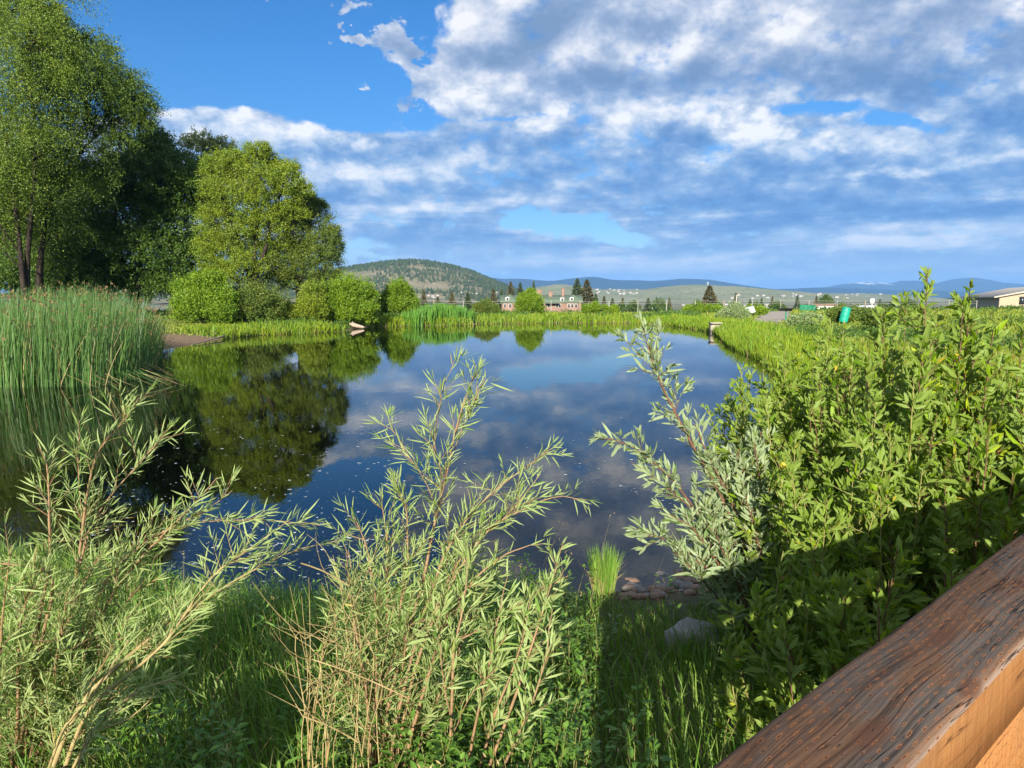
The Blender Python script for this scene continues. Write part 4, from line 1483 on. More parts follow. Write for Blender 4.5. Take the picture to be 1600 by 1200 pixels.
def shadow_board():
    x, y = -1.66, -.05  # unseen board, added only to throw a shadow patch on the bank
    z = gz(x, y)
    o = empty('shadow_board', (x, y, z), 'added unseen timber board on two posts, casting shade over the bank', 'sign')
    for s_ in (-1, 1):
        m = MB(); m.box((x + s_ * .22, y, (z - .2 + 2.0) / 2), (.09, .09, 2.0 - z + .2)); m.build('post', BARK_DARK, o)
    m = MB()
    for k in range(5): m.box((x, y + .06, 1.0 + k * .2), (.58, .03, .19))
    m.build('board', W_HOLES, o)
    m = MB(); m.box((x, y + .03, 2.03), (.68, .2, .04)); m.build('cap', W_HOLES, o)


shadow_board()


def rail_n(P):
    return P[..., 0] * RN[0] + P[..., 1] * RN[1]


# ------------------------------------------------------------------ plants close to the camera
def clip_rail(P, margin=.50):
    return (rail_n(P) > margin) | (P[:, 2] < .8)


def leafy(mb, st, path, lo, hi, spacing, sl, leafL, leafW, step, mat=0, ang=.55, up=.35, droop=.25, tip=True, stem_mat=0, rad=.0022):
    """Side shoots with leaves along part of a stem."""
    seg = np.linalg.norm(np.diff(path, axis=0), axis=1)
    cum = np.concatenate([[0], np.cumsum(seg)])
    T = cum[-1]
    n = max(1, int(T * (hi - lo) / spacing))
    ss = np.sort(R.uniform(lo, hi, n)) * T
    Pp = np.stack([np.interp(ss, cum, path[:, k]) for k in range(3)], -1)
    tan = norm(np.stack([np.interp(ss, cum, np.gradient(path[:, k])) for k in range(3)], -1))
    allP, alld, allu, allL = [], [], [], []
    for i in range(n):
        f = 1 - .55 * (ss[i] / T - lo) / max(hi - lo, .01)
        L = sl * f * R.uniform(.45, 1.25)
        side = norm(R.normal(size=3) * np.array([1, 1, .6]))
        d0 = norm(tan[i] * R.uniform(.4, 1.1) + side * ang * R.uniform(.6, 2.2) + np.array([0, 0, up * .5]))
        d1 = norm(d0 + tan[i] * .35 + np.array([0, 0, up * R.uniform(-1.2, 1.7)]))
        m = max(3, int(L / step))
        t = np.linspace(0, 1, m)
        C = Pp[i] + (d0 * (t - t * t * .4)[:, None] + d1 * (t * t * .4)[:, None]) * L
        if L > .06:
            st.tube(C[:: max(1, m // 4)] if m > 6 else C[[0, m // 2, -1]], np.linspace(rad, .0008, len(C[:: max(1, m // 4)]) if m > 6 else 3), 4, stem_mat, cap=False)
        ax = norm(np.gradient(C, axis=0))
        sd = norm(np.cross(ax, norm(R.normal(size=(m, 3)))))
        spread = (1.0 - .45 * t + R.normal(0, .15, m))[:, None]
        allP.append(C); alld.append(norm(ax * .9 + sd * spread + np.array([0, 0, .12])))
        allL.append(leafL * (.55 + .75 * np.sin(PI * np.clip(t * .85 + .15, 0, 1))) * R.uniform(.45, 1.4, m))
        if tip:
            k = 4
            allP.append(np.repeat(C[-1:], k, 0)); alld.append(norm(ax[-1] * 1.4 + R.normal(size=(k, 3)) * .35)); allL.append(leafL * R.uniform(.6, .95, k))
    # leaves straight on the stem
    m = int(T * (hi - lo) / (step * 1.6))
    s2 = R.uniform(lo, 1, m) * T
    C = np.stack([np.interp(s2, cum, path[:, k]) for k in range(3)], -1)
    tt = norm(np.stack([np.interp(s2, cum, np.gradient(path[:, k])) for k in range(3)], -1))
    allP.append(C); alld.append(norm(tt * .8 + norm(R.normal(size=(m, 3))) * .75)); allL.append(leafL * R.uniform(.6, 1.15, m))
    P, d, L = np.concatenate(allP), np.concatenate(alld), np.concatenate(allL)
    ok = clip_rail(P)
    P, d, L = P[ok], d[ok], L[ok]
    upv = norm(R.normal(size=P.shape) * .7 + np.array([-.15, -.6, .5]))
    leaf_blades(mb, P, d, upv, L, leafW * (L / leafL) ** .6 * R.uniform(.75, 1.2, len(P)), mat, droop)


GW = 'willow shrubs below the railing'


def willow(label, stems, mats, stem_mats, spacing=.05, sl=.25, leafL=.076, leafW=.0054, step=.0135, r0=.009, dry=0, base=None, name='willow_shrub', group=GW, up=.35, ang=.55, droop=.25, spread=.12):
    b0 = at(*stems[0][0])
    o = empty(name, (b0[0], b0[1], gz(b0[0], b0[1])), label, 'shrub', group)
    st, mb = MB(), MB()
    for pts in stems:
        opts = {}
        if isinstance(pts[-1], dict): opts, pts = pts[-1], pts[:-1]
        P = smooth_path([at(*q) for q in pts], 22)
        P += np.cumsum(R.normal(size=P.shape) * .0016, 0)
        T = np.linalg.norm(np.diff(P, axis=0), axis=1).sum()
        r = opts.get('r', r0) * min(1, .35 + T / 2)
        sm = opts.get('sm', 0)
        st.tube(P, np.linspace(r, .0014, 22), 6, sm)
        if opts.get('bare'): 
            continue
        leafy(mb, st, P, opts.get('lo', .25), opts.get('hi', .97), opts.get('spacing', spacing), opts.get('sl', sl), leafL, leafW, step, opts.get('mat', 0), ang, up, droop, stem_mat=sm)
    st.build('stem', stem_mats, o, True)
    mb.build('foliage', mats, o)
    return o


# willow in the near corner, leaning out over the water
willow('silvery narrow leaved willow whose long stems lean over dark water opposite the bulrushes',
       [[(20, 1270, 2.75), (60, 1120, 2.8), (102, 975, 2.95), (140, 815, 3.05), (182, 757, 3.1), (225, 710, 3.15), (270, 658, 3.2), {'lo': .3}],
        [(30, 1270, 2.75), (70, 1080, 2.85), (120, 900, 2.95), (130, 800, 3.0), (150, 705, 3.0), (190, 665, 3.05), (218, 622, 3.05), {'lo': .35}],
        [(10, 1270, 2.7), (40, 1060, 2.7), (78, 880, 2.7), (72, 735, 2.7), (62, 700, 2.7), {'sl': .15, 'lo': .35}],
        [(130, 820, 3.0), (118, 720, 3.0), (117, 655, 3.0), {'sl': .1, 'r': .005}],
        [(40, 1270, 2.75), (90, 1080, 2.8), (165, 905, 2.9), (225, 850, 2.95), (325, 797, 3.05), (365, 765, 3.1), {'lo': .3, 'spacing': .04}],
        [(40, 1270, 2.8), (110, 1060, 2.85), (170, 930, 2.9), (230, 860, 2.95), (300, 790, 3.0), (338, 745, 3.0), {'lo': .35, 'spacing': .036}],
        [(225, 855, 2.95), (300, 815, 3.05), (400, 812, 3.15), (500, 820, 3.2), {'r': .005, 'sl': .12, 'lo': .1}],
        [(20, 1270, 2.6), (50, 1050, 2.6), (90, 890, 2.6), (0, 880, 2.6), (-40, 890, 2.6), {'sl': .16, 'lo': .4}],
        [(10, 1270, 2.6), (30, 1130, 2.55), (30, 1000, 2.55), (60, 860, 2.55), {'lo': .3}],
        [(0, 1270, 2.5), (-10, 1100, 2.5), (0, 960, 2.5), (15, 850, 2.5), {'lo': .3}],
        [(60, 1270, 2.8), (110, 1100, 2.8), (170, 990, 2.85), (200, 930, 2.9), (245, 900, 2.9), {'lo': .25}],
        [(50, 1270, 2.7), (90, 1120, 2.7), (130, 1010, 2.75), (180, 930, 2.8), (190, 870, 2.85), {'lo': .25, 'spacing': .036}],
        [(30, 1270, 2.6), (70, 1080, 2.65), (110, 960, 2.7), (150, 870, 2.75), {'lo': .25, 'spacing': .036}],
        [(60, 1270, 2.7), (130, 1130, 2.75), (160, 1040, 2.75), (150, 950, 2.8), {'lo': .3}]] +
       [[(R.uniform(-20, 70), 1280, 2.6), (40 + .45 * (tx - 40) + R.uniform(-20, 20), (1280 + ty) / 2, 2.65), (tx, ty, R.uniform(2.5, 2.9)), {'lo': .2, 'spacing': .036}]
        for tx, ty in [(-20, 980), (20, 930), (60, 960), (100, 920), (150, 960), (200, 960), (235, 1000), (40, 1040), (90, 1040), (140, 1060), (260, 960), (0, 1060), (60, 1100), (180, 1030), (110, 1120)]],
       [LEAF_SILVER], [STEM_TAN], .038, .24)
willow('leaning willow with one long arching stem reaching across bright grass toward the straw stems',
       [[(70, 1230, 2.45), (120, 1095, 2.5), (182, 1040, 2.6), (237, 992, 2.7), (310, 945, 2.85), (385, 895, 3.0), (470, 855, 3.15), (540, 842, 3.25), {'r': .011, 'sm': 0, 'lo': .3}],
        [(90, 1230, 2.4), (130, 1110, 2.4), (190, 1060, 2.45), (260, 1000, 2.5), (320, 900, 2.6), (390, 850, 2.65), (440, 815, 2.7), {'lo': .35}],
        [(100, 1230, 2.35), (150, 1130, 2.35), (210, 1080, 2.4), (270, 1060, 2.45), (300, 1085, 2.5), {'lo': .3, 'sl': .13}],
        [(110, 1240, 2.3), (140, 1150, 2.3), (200, 1120, 2.35), (250, 1075, 2.4), {'lo': .3, 'sl': .13}],
        [(60, 1250, 2.4), (100, 1140, 2.4), (150, 1080, 2.4), (200, 1000, 2.45), {'lo': .3}]],
       [LEAF_SILVER], [STEM_STRAW], .038, .2)
willow('central silvery willow with the tallest tip standing against open water',
       [[(589, 1270, 2.75), (592, 1200, 2.78), (612, 1068, 2.85), (640, 978, 2.9), (664, 905, 2.95), (672, 835, 3.0), (688, 778, 3.0), (702, 710, 3.0), (712, 655, 3.0), (735, 600, 3.0), (742, 572, 3.0), {'lo': .62, 'r': .012, 'sl': .2}],
        [(692, 745, 3.0), (677, 690, 3.0), (682, 640, 3.0), (695, 590, 3.0), (712, 558, 3.0), {'lo': .1, 'r': .005, 'sl': .13}],
        [(702, 720, 3.0), (722, 665, 3.0), (745, 615, 3.02), (757, 592, 3.02), {'lo': .1, 'r': .004, 'sl': .12}],
        [(676, 778, 2.98), (660, 742, 2.97), (640, 715, 2.95), (617, 675, 2.95), (592, 660, 2.95), {'lo': .1, 'r': .005, 'sl': .14}],
        [(600, 1270, 2.7), (615, 1150, 2.75), (650, 1000, 2.85), (690, 880, 2.95), (712, 835, 3.0), (750, 790, 3.05), (805, 745, 3.1), (868, 702, 3.15), {'lo': .4, 'spacing': .032, 'sl': .2}],
        [(605, 1270, 2.7), (640, 1060, 2.8), (690, 930, 2.9), (757, 825, 3.0), (800, 798, 3.0), (870, 765, 3.05), (915, 785, 3.05), {'lo': .45, 'sl': .15}],
        [(580, 1270, 2.7), (590, 1080, 2.75), (590, 950, 2.8), (575, 850, 2.85), (553, 795, 2.85), {'lo': .35, 'spacing': .038}],
        [(580, 1270, 2.75), (600, 1060, 2.8), (610, 930, 2.85), (607, 830, 2.9), (596, 772, 2.9), {'lo': .35, 'spacing': .038}],
        [(585, 1270, 2.8), (610, 1040, 2.85), (640, 900, 2.9), (640, 800, 2.95), (620, 752, 2.95), {'lo': .4, 'spacing': .038}],
        [(585, 1270, 2.7), (570, 1060, 2.7), (545, 940, 2.75), (535, 860, 2.75), {'lo': .4}],
        [(600, 1270, 2.8), (650, 1030, 2.85), (700, 900, 2.95), (740, 850, 3.0), (800, 800, 3.0), (845, 740, 3.05), {'lo': .4, 'spacing': .04}],
        [(610, 1270, 2.7), (660, 1080, 2.75), (700, 960, 2.8), (745, 900, 2.85), (800, 860, 2.9), (850, 850, 2.9), {'lo': .4, 'sl': .14}]] +
       [[(R.uniform(560, 640), 1280, 2.75), (600 + .5 * (tx - 600), (1280 + ty) / 2, 2.8), (tx, ty, R.uniform(2.7, 3.0)), {'lo': .25, 'spacing': .038}]
        for tx, ty in [(560, 900), (520, 960), (600, 960), (640, 940), (700, 960), (560, 1040), (650, 1060), (720, 1010), (770, 900), (540, 860)]],
       [LEAF_SILVER], [STEM_TAN, STEM_STRAW], .039, .24)
willow('slender willow with bare lower trunk beside the central silvery willow',
       [[(706, 1260, 2.6), (704, 1140, 2.65), (710, 1002, 2.7), (722, 960, 2.75), (730, 915, 2.8), (735, 850, 2.85), {'lo': .5, 'sl': .14, 'r': .010}],
        [(712, 1002, 2.7), (760, 975, 2.72), (799, 945, 2.75), (850, 915, 2.8), (885, 895, 2.8), {'lo': .1, 'sl': .12, 'r': .006}],
        [(706, 1140, 2.65), (690, 1040, 2.65), (680, 950, 2.7), {'lo': .3, 'sl': .14, 'r': .006}],
        [(706, 1150, 2.62), (740, 1080, 2.6), (780, 1040, 2.6), {'lo': .2, 'sl': .12, 'r': .005}],
        [(720, 1260, 2.6), (745, 1110, 2.6), (770, 1000, 2.65), (790, 900, 2.7), {'lo': .4, 'sl': .16}],
        [(740, 1260, 2.55), (800, 1100, 2.6), (835, 990, 2.65), (872, 880, 2.7), (880, 845, 2.7), {'lo': .35, 'sl': .16}],
        [(760, 1260, 2.5), (820, 1120, 2.5), (850, 1020, 2.55), (860, 950, 2.6), {'lo': .3, 'sl': .14}],
        [(730, 1260, 2.6), (770, 1120, 2.6), (815, 1000, 2.65), (830, 930, 2.7), {'lo': .3, 'sl': .15}]],
       [LEAF_SILVER, LEAF_FORB], [STEM_TAN], .045, .18, .07, .009)


def straw():
    p = at(530, 1270, 2.6)
    o = empty('dry_weed', (p[0], p[1], gz(p[0], p[1])), 'bundle of bare straw coloured stems in front of the central willow', 'plant')
    st, mb = MB(), MB()
    main = [[(553, 1270, 2.5), (562, 1095, 2.55), (544, 1020, 2.6), (535, 924, 2.65), (520, 867, 2.7)], [(545, 1270, 2.5), (560, 1100, 2.5), (565, 1000, 2.55), (550, 930, 2.6)]]
    for _ in range(15):
        x = R.uniform(480, 600)
        main.append([(x, 1270, 2.5), (x + R.uniform(-20, 20), 1150, 2.5), (x + R.uniform(-55, 45), R.uniform(980, 1090), 2.55), (x + R.uniform(-80, 60), R.uniform(900, 1050), 2.6)])
    for pts in main:
        P = smooth_path([at(*q) for q in pts], 14)
        st.tube(P, np.linspace(R.uniform(.0022, .0042), .0008, 14), 5)
        for _ in range(R.integers(2, 6)):
            i = R.integers(4, 12)
            e = P[i] + norm(np.array([R.normal() * .8, R.normal() * .5, .8])) * R.uniform(.08, .32)
            st.tube(smooth_path([P[i], (P[i] + e) / 2 + R.normal(size=3) * .02, e], 5), np.linspace(.002, .0007, 5), 4, cap=False)
        k = R.integers(0, 12)
        C = P[R.integers(5, 14, k)]
        leaf_blades(mb, C, norm(R.normal(size=(k, 3)) + np.array([0, 0, .8])), norm(R.normal(size=(k, 3))), .05, .007, 0)
    for a, b in [((487, 1030), (640, 1092)), ((475, 1120), (560, 1160)), ((470, 880), (545, 915))]:
        st.tube(smooth_path([at(*a, 2.45), at((a[0] + b[0]) / 2, (a[1] + b[1]) / 2 - 6, 2.48), at(*b, 2.5)], 6), .003, 4)
    st.build('stem', [STEM_STRAW], o, True)
    mb.build('foliage', [LEAF_SILVER], o)


straw()

willow('silver grey willow with one long red brown stem rising against the pond',
       [[(1215, 1010, 3.9), (1175, 880, 3.9), (1115, 755, 3.9), (1088, 714, 3.9), (1055, 651, 3.9), (1022, 590, 3.9), (1007, 534, 3.9), (998, 500, 3.9), {'lo': .3, 'r': .013, 'sl': .2, 'spacing': .036}],
        [(1010, 570, 3.9), (990, 545, 3.9), (966, 520, 3.9), {'lo': .1, 'sl': .08, 'r': .004}],
        [(1022, 590, 3.9), (1030, 545, 3.92), (1032, 510, 3.92), {'lo': .1, 'sl': .08, 'r': .004}],
        [(1055, 650, 3.9), (1062, 620, 3.9), (1076, 600, 3.9), {'lo': .2, 'sl': .07, 'r': .004}],
        [(1200, 1010, 3.8), (1150, 880, 3.8), (1055, 752, 3.75), (995, 700, 3.7), (935, 678, 3.7), {'lo': .35, 'sl': .2}],
        [(1200, 1010, 3.8), (1160, 900, 3.8), (1090, 800, 3.75), (1030, 750, 3.7), (985, 720, 3.7), {'lo': .35, 'sl': .2}],
        [(1190, 1010, 3.7), (1120, 900, 3.65), (1060, 850, 3.6), (998, 826, 3.6), {'lo': .3, 'sl': .18}],
        [(1190, 1010, 3.7), (1130, 890, 3.65), (1080, 820, 3.6), (1040, 800, 3.6), {'lo': .3, 'sl': .18}],
        [(1220, 1010, 3.8), (1180, 880, 3.85), (1140, 780, 3.85), (1100, 700, 3.9), (1085, 660, 3.9), {'lo': .35}],
        [(1230, 1010, 3.9), (1190, 880, 3.9), (1170, 780, 3.9), (1150, 700, 3.95), {'lo': .3}],
        [(1240, 1010, 3.9), (1210, 860, 3.9), (1190, 760, 3.95), (1178, 670, 4.0), {'lo': .3}],
        [(1180, 1010, 3.6), (1120, 930, 3.55), (1080, 890, 3.5), (1050, 860, 3.5), {'lo': .2}],
        [(1200, 1020, 3.6), (1160, 920, 3.6), (1130, 860, 3.55), (1110, 800, 3.6), {'lo': .2}],
        [(1220, 1020, 3.6), (1200, 900, 3.6), (1180, 820, 3.6), (1160, 750, 3.65), {'lo': .25}]],
       [LEAF_GRAYGREEN], [STEM_RED], .036, .2, .075, .0145, .017)


def thicket(label, px, D, top, n, spread, mats, sm, leafL=.058, leafW=.017, sl=.17, spacing=.034, step=.0185, name='willow_shrub', lean=(0, 0), lo=.12, group=GW):
    """A dense upright willow: many stems from one foot, filled with broad leaves."""
    x = (px - 800) / F * D
    zb = gz(x, D)
    zt = CAM_H - (top - 468) / F * D
    o = empty(name, (x, D, zb), label, 'shrub', group)
    st, mb = MB(), MB()
    for i in range(n):
        a = R.uniform(0, 2 * PI)
        rr = spread * math.sqrt(R.random())
        rr *= (.35 if i < 3 else 1.)
        h = (zt - zb) * (R.uniform(.74, 1.02) if i > 2 else (1.08, 1.0, .96)[i]) * (1 - .22 * (rr / spread) ** 2)
        b = np.array([x + R.normal() * .07, D + R.normal() * .07, zb - .03])
        e = np.array([x + rr * math.cos(a) + lean[0], D + rr * math.sin(a) + lean[1], zb + h])
        mid = b * .5 + e * .5 + np.array([math.cos(a), math.sin(a), 0]) * rr * .22
        if rail_n(e) < .55: e[:2] += RN * (.55 - rail_n(e))
        P = smooth_path([b, mid, e], 18)
        P += np.cumsum(R.normal(size=P.shape) * .0025, 0)
        st.tube(P, np.linspace(R.uniform(.006, .012), .0015, 18), 5)
        leafy(mb, st, P, lo, .98, spacing, sl * R.uniform(.8, 1.2), leafL, leafW, step, 0, .6, .4, .3)
    st.build('stem', sm, o, True)
    mb.build('foliage', mats, o)
    # a few withered leaves
    return o


T = thicket
T('broad leaved green willow at the water side of the thicket beside grey willow', 1235, 4.7, 538, 26, .62, [LEAF_GREEN], [STEM_GREEN])
T('broad leaved willow whose tips stand below the teal barrel', 1320, 4.1, 535, 26, .55, [LEAF_GREEN], [STEM_GREEN])
T('tall bushy willow standing before the snowy peaks', 1425, 3.7, 468, 30, .55, [LEAF_GREEN], [STEM_RED])
T('tallest leafy willow whose lone tip reaches the roofline of the cream building', 1525, 3.3, 490, 28, .5, [LEAF_GREEN], [STEM_RED], .066, .0195)
T('willow in front of the cream building wall', 1620, 3.5, 520, 28, .6, [LEAF_GREEN], [STEM_RED], .066, .0195)
T('mid height green willow filling the thicket behind the railing shadow', 1400, 3.1, 620, 26, .5, [LEAF_GREEN], [STEM_GREEN])
T('low leafy willow pressed against the timber railing', 1540, 2.75, 690, 24, .42, [LEAF_GREEN], [STEM_RED], .064, .0185)
T('green willow between silver grey willow and railing shadow', 1275, 3.75, 680, 26, .5, [LEAF_GREEN], [STEM_GREEN])
T('yellowish willow standing between the tallest tip and the bank shrubs', 1370, 4.4, 490, 22, .5, [LEAF_GREEN], [STEM_RED])
T('slender leafy willow leaning over the water at the far end of the thicket', 1205, 5.3, 580, 20, .5, [LEAF_GREEN], [STEM_GREEN])
T('bright leafy willow filling the thicket below the green bank weeds', 1290, 4.9, 535, 24, .5, [LEAF_GREEN], [STEM_GREEN])
T('dull green willow growing low beside the silver grey willow', 1190, 4.2, 690, 22, .42, [LEAF_GRAYGREEN], [STEM_RED], .075, .018)
T('low shaded willow sprouting under the railing shadow', 1270, 2.85, 905, 18, .36, [LEAF_GREEN], [STEM_GREEN], .062, .018)
T('willow sprout with broad leaves near the railing edge in shade', 1390, 2.45, 900, 18, .34, [LEAF_GREEN], [STEM_RED], .064, .0185)


def tuft():
    p = onz(942, 935)
    z = gz(p[0], p[1])
    mb = MB()
    n = 420
    a = R.uniform(0, 2 * PI, n); r = .085 * np.sqrt(R.random(n))
    P = np.column_stack([p[0] + r * np.cos(a), p[1] + r * np.sin(a), np.full(n, max(z, 0) - .03)])
    blades(mb, P, R.uniform(.25, .5, n), R.uniform(.006, .010, n), R.uniform(.02, .3, n), 0, .8, az=a)
    blades(mb, P[:90], R.uniform(.2, .4, 90), .008, .5, 1, .9)
    tag(mb.build('grass_tuft', [BLADE_NEAR, BLADE_DRY]), 'upright grass tuft standing in the shallows beside the wet stones', 'grass')


tuft()


def near_ground_cover():
    mb = MB()
    n = 90000
    D = R.uniform(.9, 9.5, n)
    px = R.uniform(-500, 2000, n)
    P = np.column_stack([(px - 800) / F * D, D])
    sd = shore_sd(P[:, 0], P[:, 1])
    ok = (sd > -.06) & (rail_n(P) > .0) & (R.random(n) < .25 + .75 * np.clip(D / 5, 0, 1))
    pl = onz(1040, 920)[:2]
    ok &= (np.linalg.norm((P - pl) * np.array([1., .8]), axis=1) > .6)
    P, D, sd = P[ok], D[ok], sd[ok]
    cl = fbm(P[:, 0] * 1.6, P[:, 1] * 1.6, 3, 17)
    H = (.14 + .42 * cl) * R.uniform(.6, 1.35, len(P)) * np.clip(.55 + sd, .5, 1)
    H *= np.clip((np.linalg.norm(P - pl, axis=1) - .6) / 1.7, .22, 1)
    az = np.where(R.random(len(P)) < .6, R.normal(2.6, .8, len(P)), R.uniform(0, 6.3, len(P)))
    Q = with_z(P)
    blades(mb, Q, H, R.uniform(.004, .009, len(P)), R.uniform(.1, 1.0, len(P)), 0, .75, az=az)
    k = R.random(len(P)) < .05
    blades(mb, Q[k], H[k] * 1.2, .004, .5, 1, .8)
    # flowering stalks near the railing
    s = R.random(len(P)) < .0035
    tips, _ = stalks(mb, Q[s], R.uniform(.45, .8, s.sum()), np.full(s.sum(), .004), R.uniform(.1, .35, s.sum()), R.uniform(0, 6.3, s.sum()), 5, 1)
    leaf_quads(mb, np.repeat(tips, 8, 0) + R.normal(size=(len(tips) * 8, 3)) * .018, R.normal(size=(len(tips) * 8, 3)) + np.array([0, 0, .7]), .022, .006, 1)
    tag(mb.build('near_bank_grass', [BLADE_NEAR, BLADE_DRY]), 'long bent grass covering the bank below the railing', 'grass', kind='stuff')
    # broadleaf weeds and clover
    mb, st = MB(), MB()
    n = 1300
    D = R.uniform(1.2, 5.6, n)
    px = np.where(R.random(n) < .5, R.uniform(640, 900, n), R.uniform(-150, 1350, n))
    P = np.column_stack([(px - 800) / F * D, D])
    ok = (shore_sd(P[:, 0], P[:, 1]) > .25) & (rail_n(P) > .45)
    ok &= (fbm(P[:, 0] * 1.2, P[:, 1] * 1.2, 3, 40) > .42) & (np.linalg.norm(P - onz(1030, 930)[:2], axis=1) > 1.2)
    for p in with_z(P[ok]):
        h = R.uniform(.18, .5)
        e = p + np.array([R.normal() * .06, R.normal() * .06, h])
        path = smooth_path([p, (p + e) / 2 + R.normal(size=3) * .015, e], 7)
        st.tube(path, np.linspace(.003, .001, 7), 4, 1, cap=False)
        k = R.integers(16, 34)
        t = R.uniform(.25, 1, k)
        C = np.stack([np.interp(t, np.linspace(0, 1, 7), path[:, q]) for q in range(3)], -1)
        a = R.uniform(0, 2 * PI, k)
        d = np.column_stack([np.cos(a), np.sin(a), R.uniform(.1, .9, k)])
        pet = R.uniform(.01, .05, k)[:, None]
        leaf_blades(st, C + norm(d) * pet, d, np.tile([0, 0, 1.], (k, 1)), R.uniform(.025, .055, k), R.uniform(.012, .024, k), 0, .3)
    tag(st.build('undergrowth', [LEAF_FORB, STEM_GREEN]), 'leafy weeds and clover mixed through the bank grass', 'weeds', kind='stuff')


near_ground_cover()


# ------------------------------------------------------------------ sky, sun, haze, camera
def ae(px, py):
    d = ray(px, py)
    return math.atan2(d[0], d[1]), math.asin(d[2] / np.linalg.norm(d))


def build_world():
    w = bpy.data.worlds.new('World')
    SC.world = w
    w.use_nodes = True
    t = NT(w.node_tree)
    sky = t.n('ShaderNodeTexSky', sky_type='NISHITA')
    sky.sun_disc = False
    sky.sun_elevation = SUN_EL
    sky.sun_rotation = SUN_AZ + PI
    sky.altitude = 1500
    sky.air_density = 1.0
    sky.dust_density = .3
    sky.ozone_density = 3.0
    blue = t.vmath('SCALE', sky.outputs[0], scale=.145)
    hs = t.n('ShaderNodeHueSaturation'); hs.inputs['Saturation'].default_value = 1.3; hs.inputs['Hue'].default_value = .504; t.s(hs, 'Color', blue)
    tc = t.n('ShaderNodeTexCoord')
    G = tc.outputs['Generated']
    dirv = t.vmath('NORMALIZE', G)
    sep = t.n('ShaderNodeSeparateXYZ'); t.s(sep, 0, dirv)
    x, y, z = sep.outputs
    az = t.math('ARCTAN2', x, y)
    el = t.math('ARCSINE', z)
    rr = t.math('SUBTRACT', .72, t.math('LOGARITHM', t.math('ADD', t.math('MAXIMUM', el, 0.), .12), math.e))
    blue = t.vmath('SCALE', hs.outputs[0], scale=t.mapr(el, .02, .30, .70, 1.0))
    cx = t.n('ShaderNodeCombineXYZ')
    t.s(cx, 0, t.math('MULTIPLY', t.math('SINE', az), rr)); t.s(cx, 1, t.math('MULTIPLY', t.math('COSINE', az), rr)); cx.inputs[2].default_value = 3.3
    C = cx.outputs[0]
    cw = t.n('ShaderNodeCombineXYZ'); t.s(cw, 0, az); t.s(cw, 1, el)
    A = cw.outputs[0]
    nb = t.noise(C, 2.6, 5, .55)
    nb2 = t.noise(t.mapping(C, loc=(5.2, 1.3, 2.)), 2.6, 5, .55)
    # the layout is warped by noise so that no edge follows a clean curve
    wv = t.n('ShaderNodeCombineXYZ')
    t.s(wv, 0, t.math('MULTIPLY', t.math('SUBTRACT', nb, .5), .16))
    t.s(wv, 1, t.math('MULTIPLY', t.math('SUBTRACT', nb2, .5), .07))
    A2 = t.vmath('ADD', A, wv.outputs[0])

    w3 = t.n('ShaderNodeCombineXYZ')
    t.s(w3, 0, t.math('MULTIPLY', t.math('SUBTRACT', t.noise(C, 17., 6, .65), .5), .11))
    t.s(w3, 1, t.math('MULTIPLY', t.math('SUBTRACT', t.noise(t.mapping(C, loc=(3.1, 7.7, 0)), 17., 6, .65), .5), .075))
    A3 = t.vmath('ADD', t.vmath('ADD', A, w3.outputs[0]), t.vmath('SCALE', wv.outputs[0], scale=.25))

    def blob(px, py, rx, ry, tilt=0., lo=.25):
        a, e = ae(px, py)
        q = t.mapping(A3 if rx < 80 else A2, loc=(a, e, 0), rot=(0, 0, math.radians(tilt)), scale=(rx / F, ry / F, 1), typ='TEXTURE')
        return t.mapr(t.vmath('LENGTH', q), lo, 1., 1., 0., 'SMOOTHSTEP')

    def total(items):
        s = None
        for it in items:
            wgt, *b = it
            v = t.math('MULTIPLY', blob(*b), wgt)
            s = v if s is None else t.math('ADD', s, v)
        return s
    cover = total([(-1.7, 290, 10, 520, 195, 0, .15), (-1.2, 60, -160, 700, 330, 0, .6), (-1.2, 540, 130, 160, 70, -14, .4),
                   (-.8, 530, 388, 100, 24, 0), (-1.0, 870, 350, 105, 26, -4, .2), (-.7, 955, 374, 100, 13, -6),
                   (-.55, 1300, 166, 120, 12, -6), (-.58, 1430, 192, 90, 15, -14), (-.4, 760, 183, 150, 8, 3), (-.35, 560, 415, 130, 14),
                   (1.5, 330, 235, 300, 85, 6, .4), (2.2, 604, 72, 70, 44, 0, 0.), (2.7, 560, 127, 56, 26, 0, 0.), (2.5, 540, 10, 79, 36, 0, 0.), (1.9, 437, 12, 40, 18, 0, 0.), (2.6, 545, 58, 30, 14, 0, 0.), (1.5, 640, 120, 65, 44, 0, 0.), (1.5, 622, 158, 54, 26, 0, 0.), (1.5, 548, 60, 38, 18, 0, 0.), (1.3, 625, 38, 55, 34, 0, 0.), (.7, 740, 130, 110, 70), (.7, 740, 50, 110, 80), (.45, 240, 0, 70, 20), (.4, 440, 12, 50, 18)])
    vo = t.n('ShaderNodeTexVoronoi', feature='SMOOTH_F1', voronoi_dimensions='2D')
    t.s(vo, 'Vector', t.vmath('ADD', C, t.vmath('SCALE', wv.outputs[0], scale=2.2)))
    for k_, v_ in (('Scale', 8.), ('Detail', 3.), ('Roughness', .55), ('Smoothness', .35)): vo.inputs[k_].default_value = v_
    billow = t.math('SUBTRACT', 1.02, vo.outputs['Distance'])
    fine = t.math('ADD', t.math('MULTIPLY', t.noise(C, 8.5, 7, .57), .55), t.math('MULTIPLY', t.mapr(billow, .25, .85, .22, .78), .45))
    cov = t.math('ADD', t.math('ADD', .95, cover), t.math('ADD', t.math('MULTIPLY', t.math('SUBTRACT', t.math('ADD', t.math('MULTIPLY', fine, .7), t.math('MULTIPLY', t.noise(C, 21., 5, .6), .3)), .5), 3.0), t.math('MULTIPLY', t.math('SUBTRACT', nb, .5), .35)))
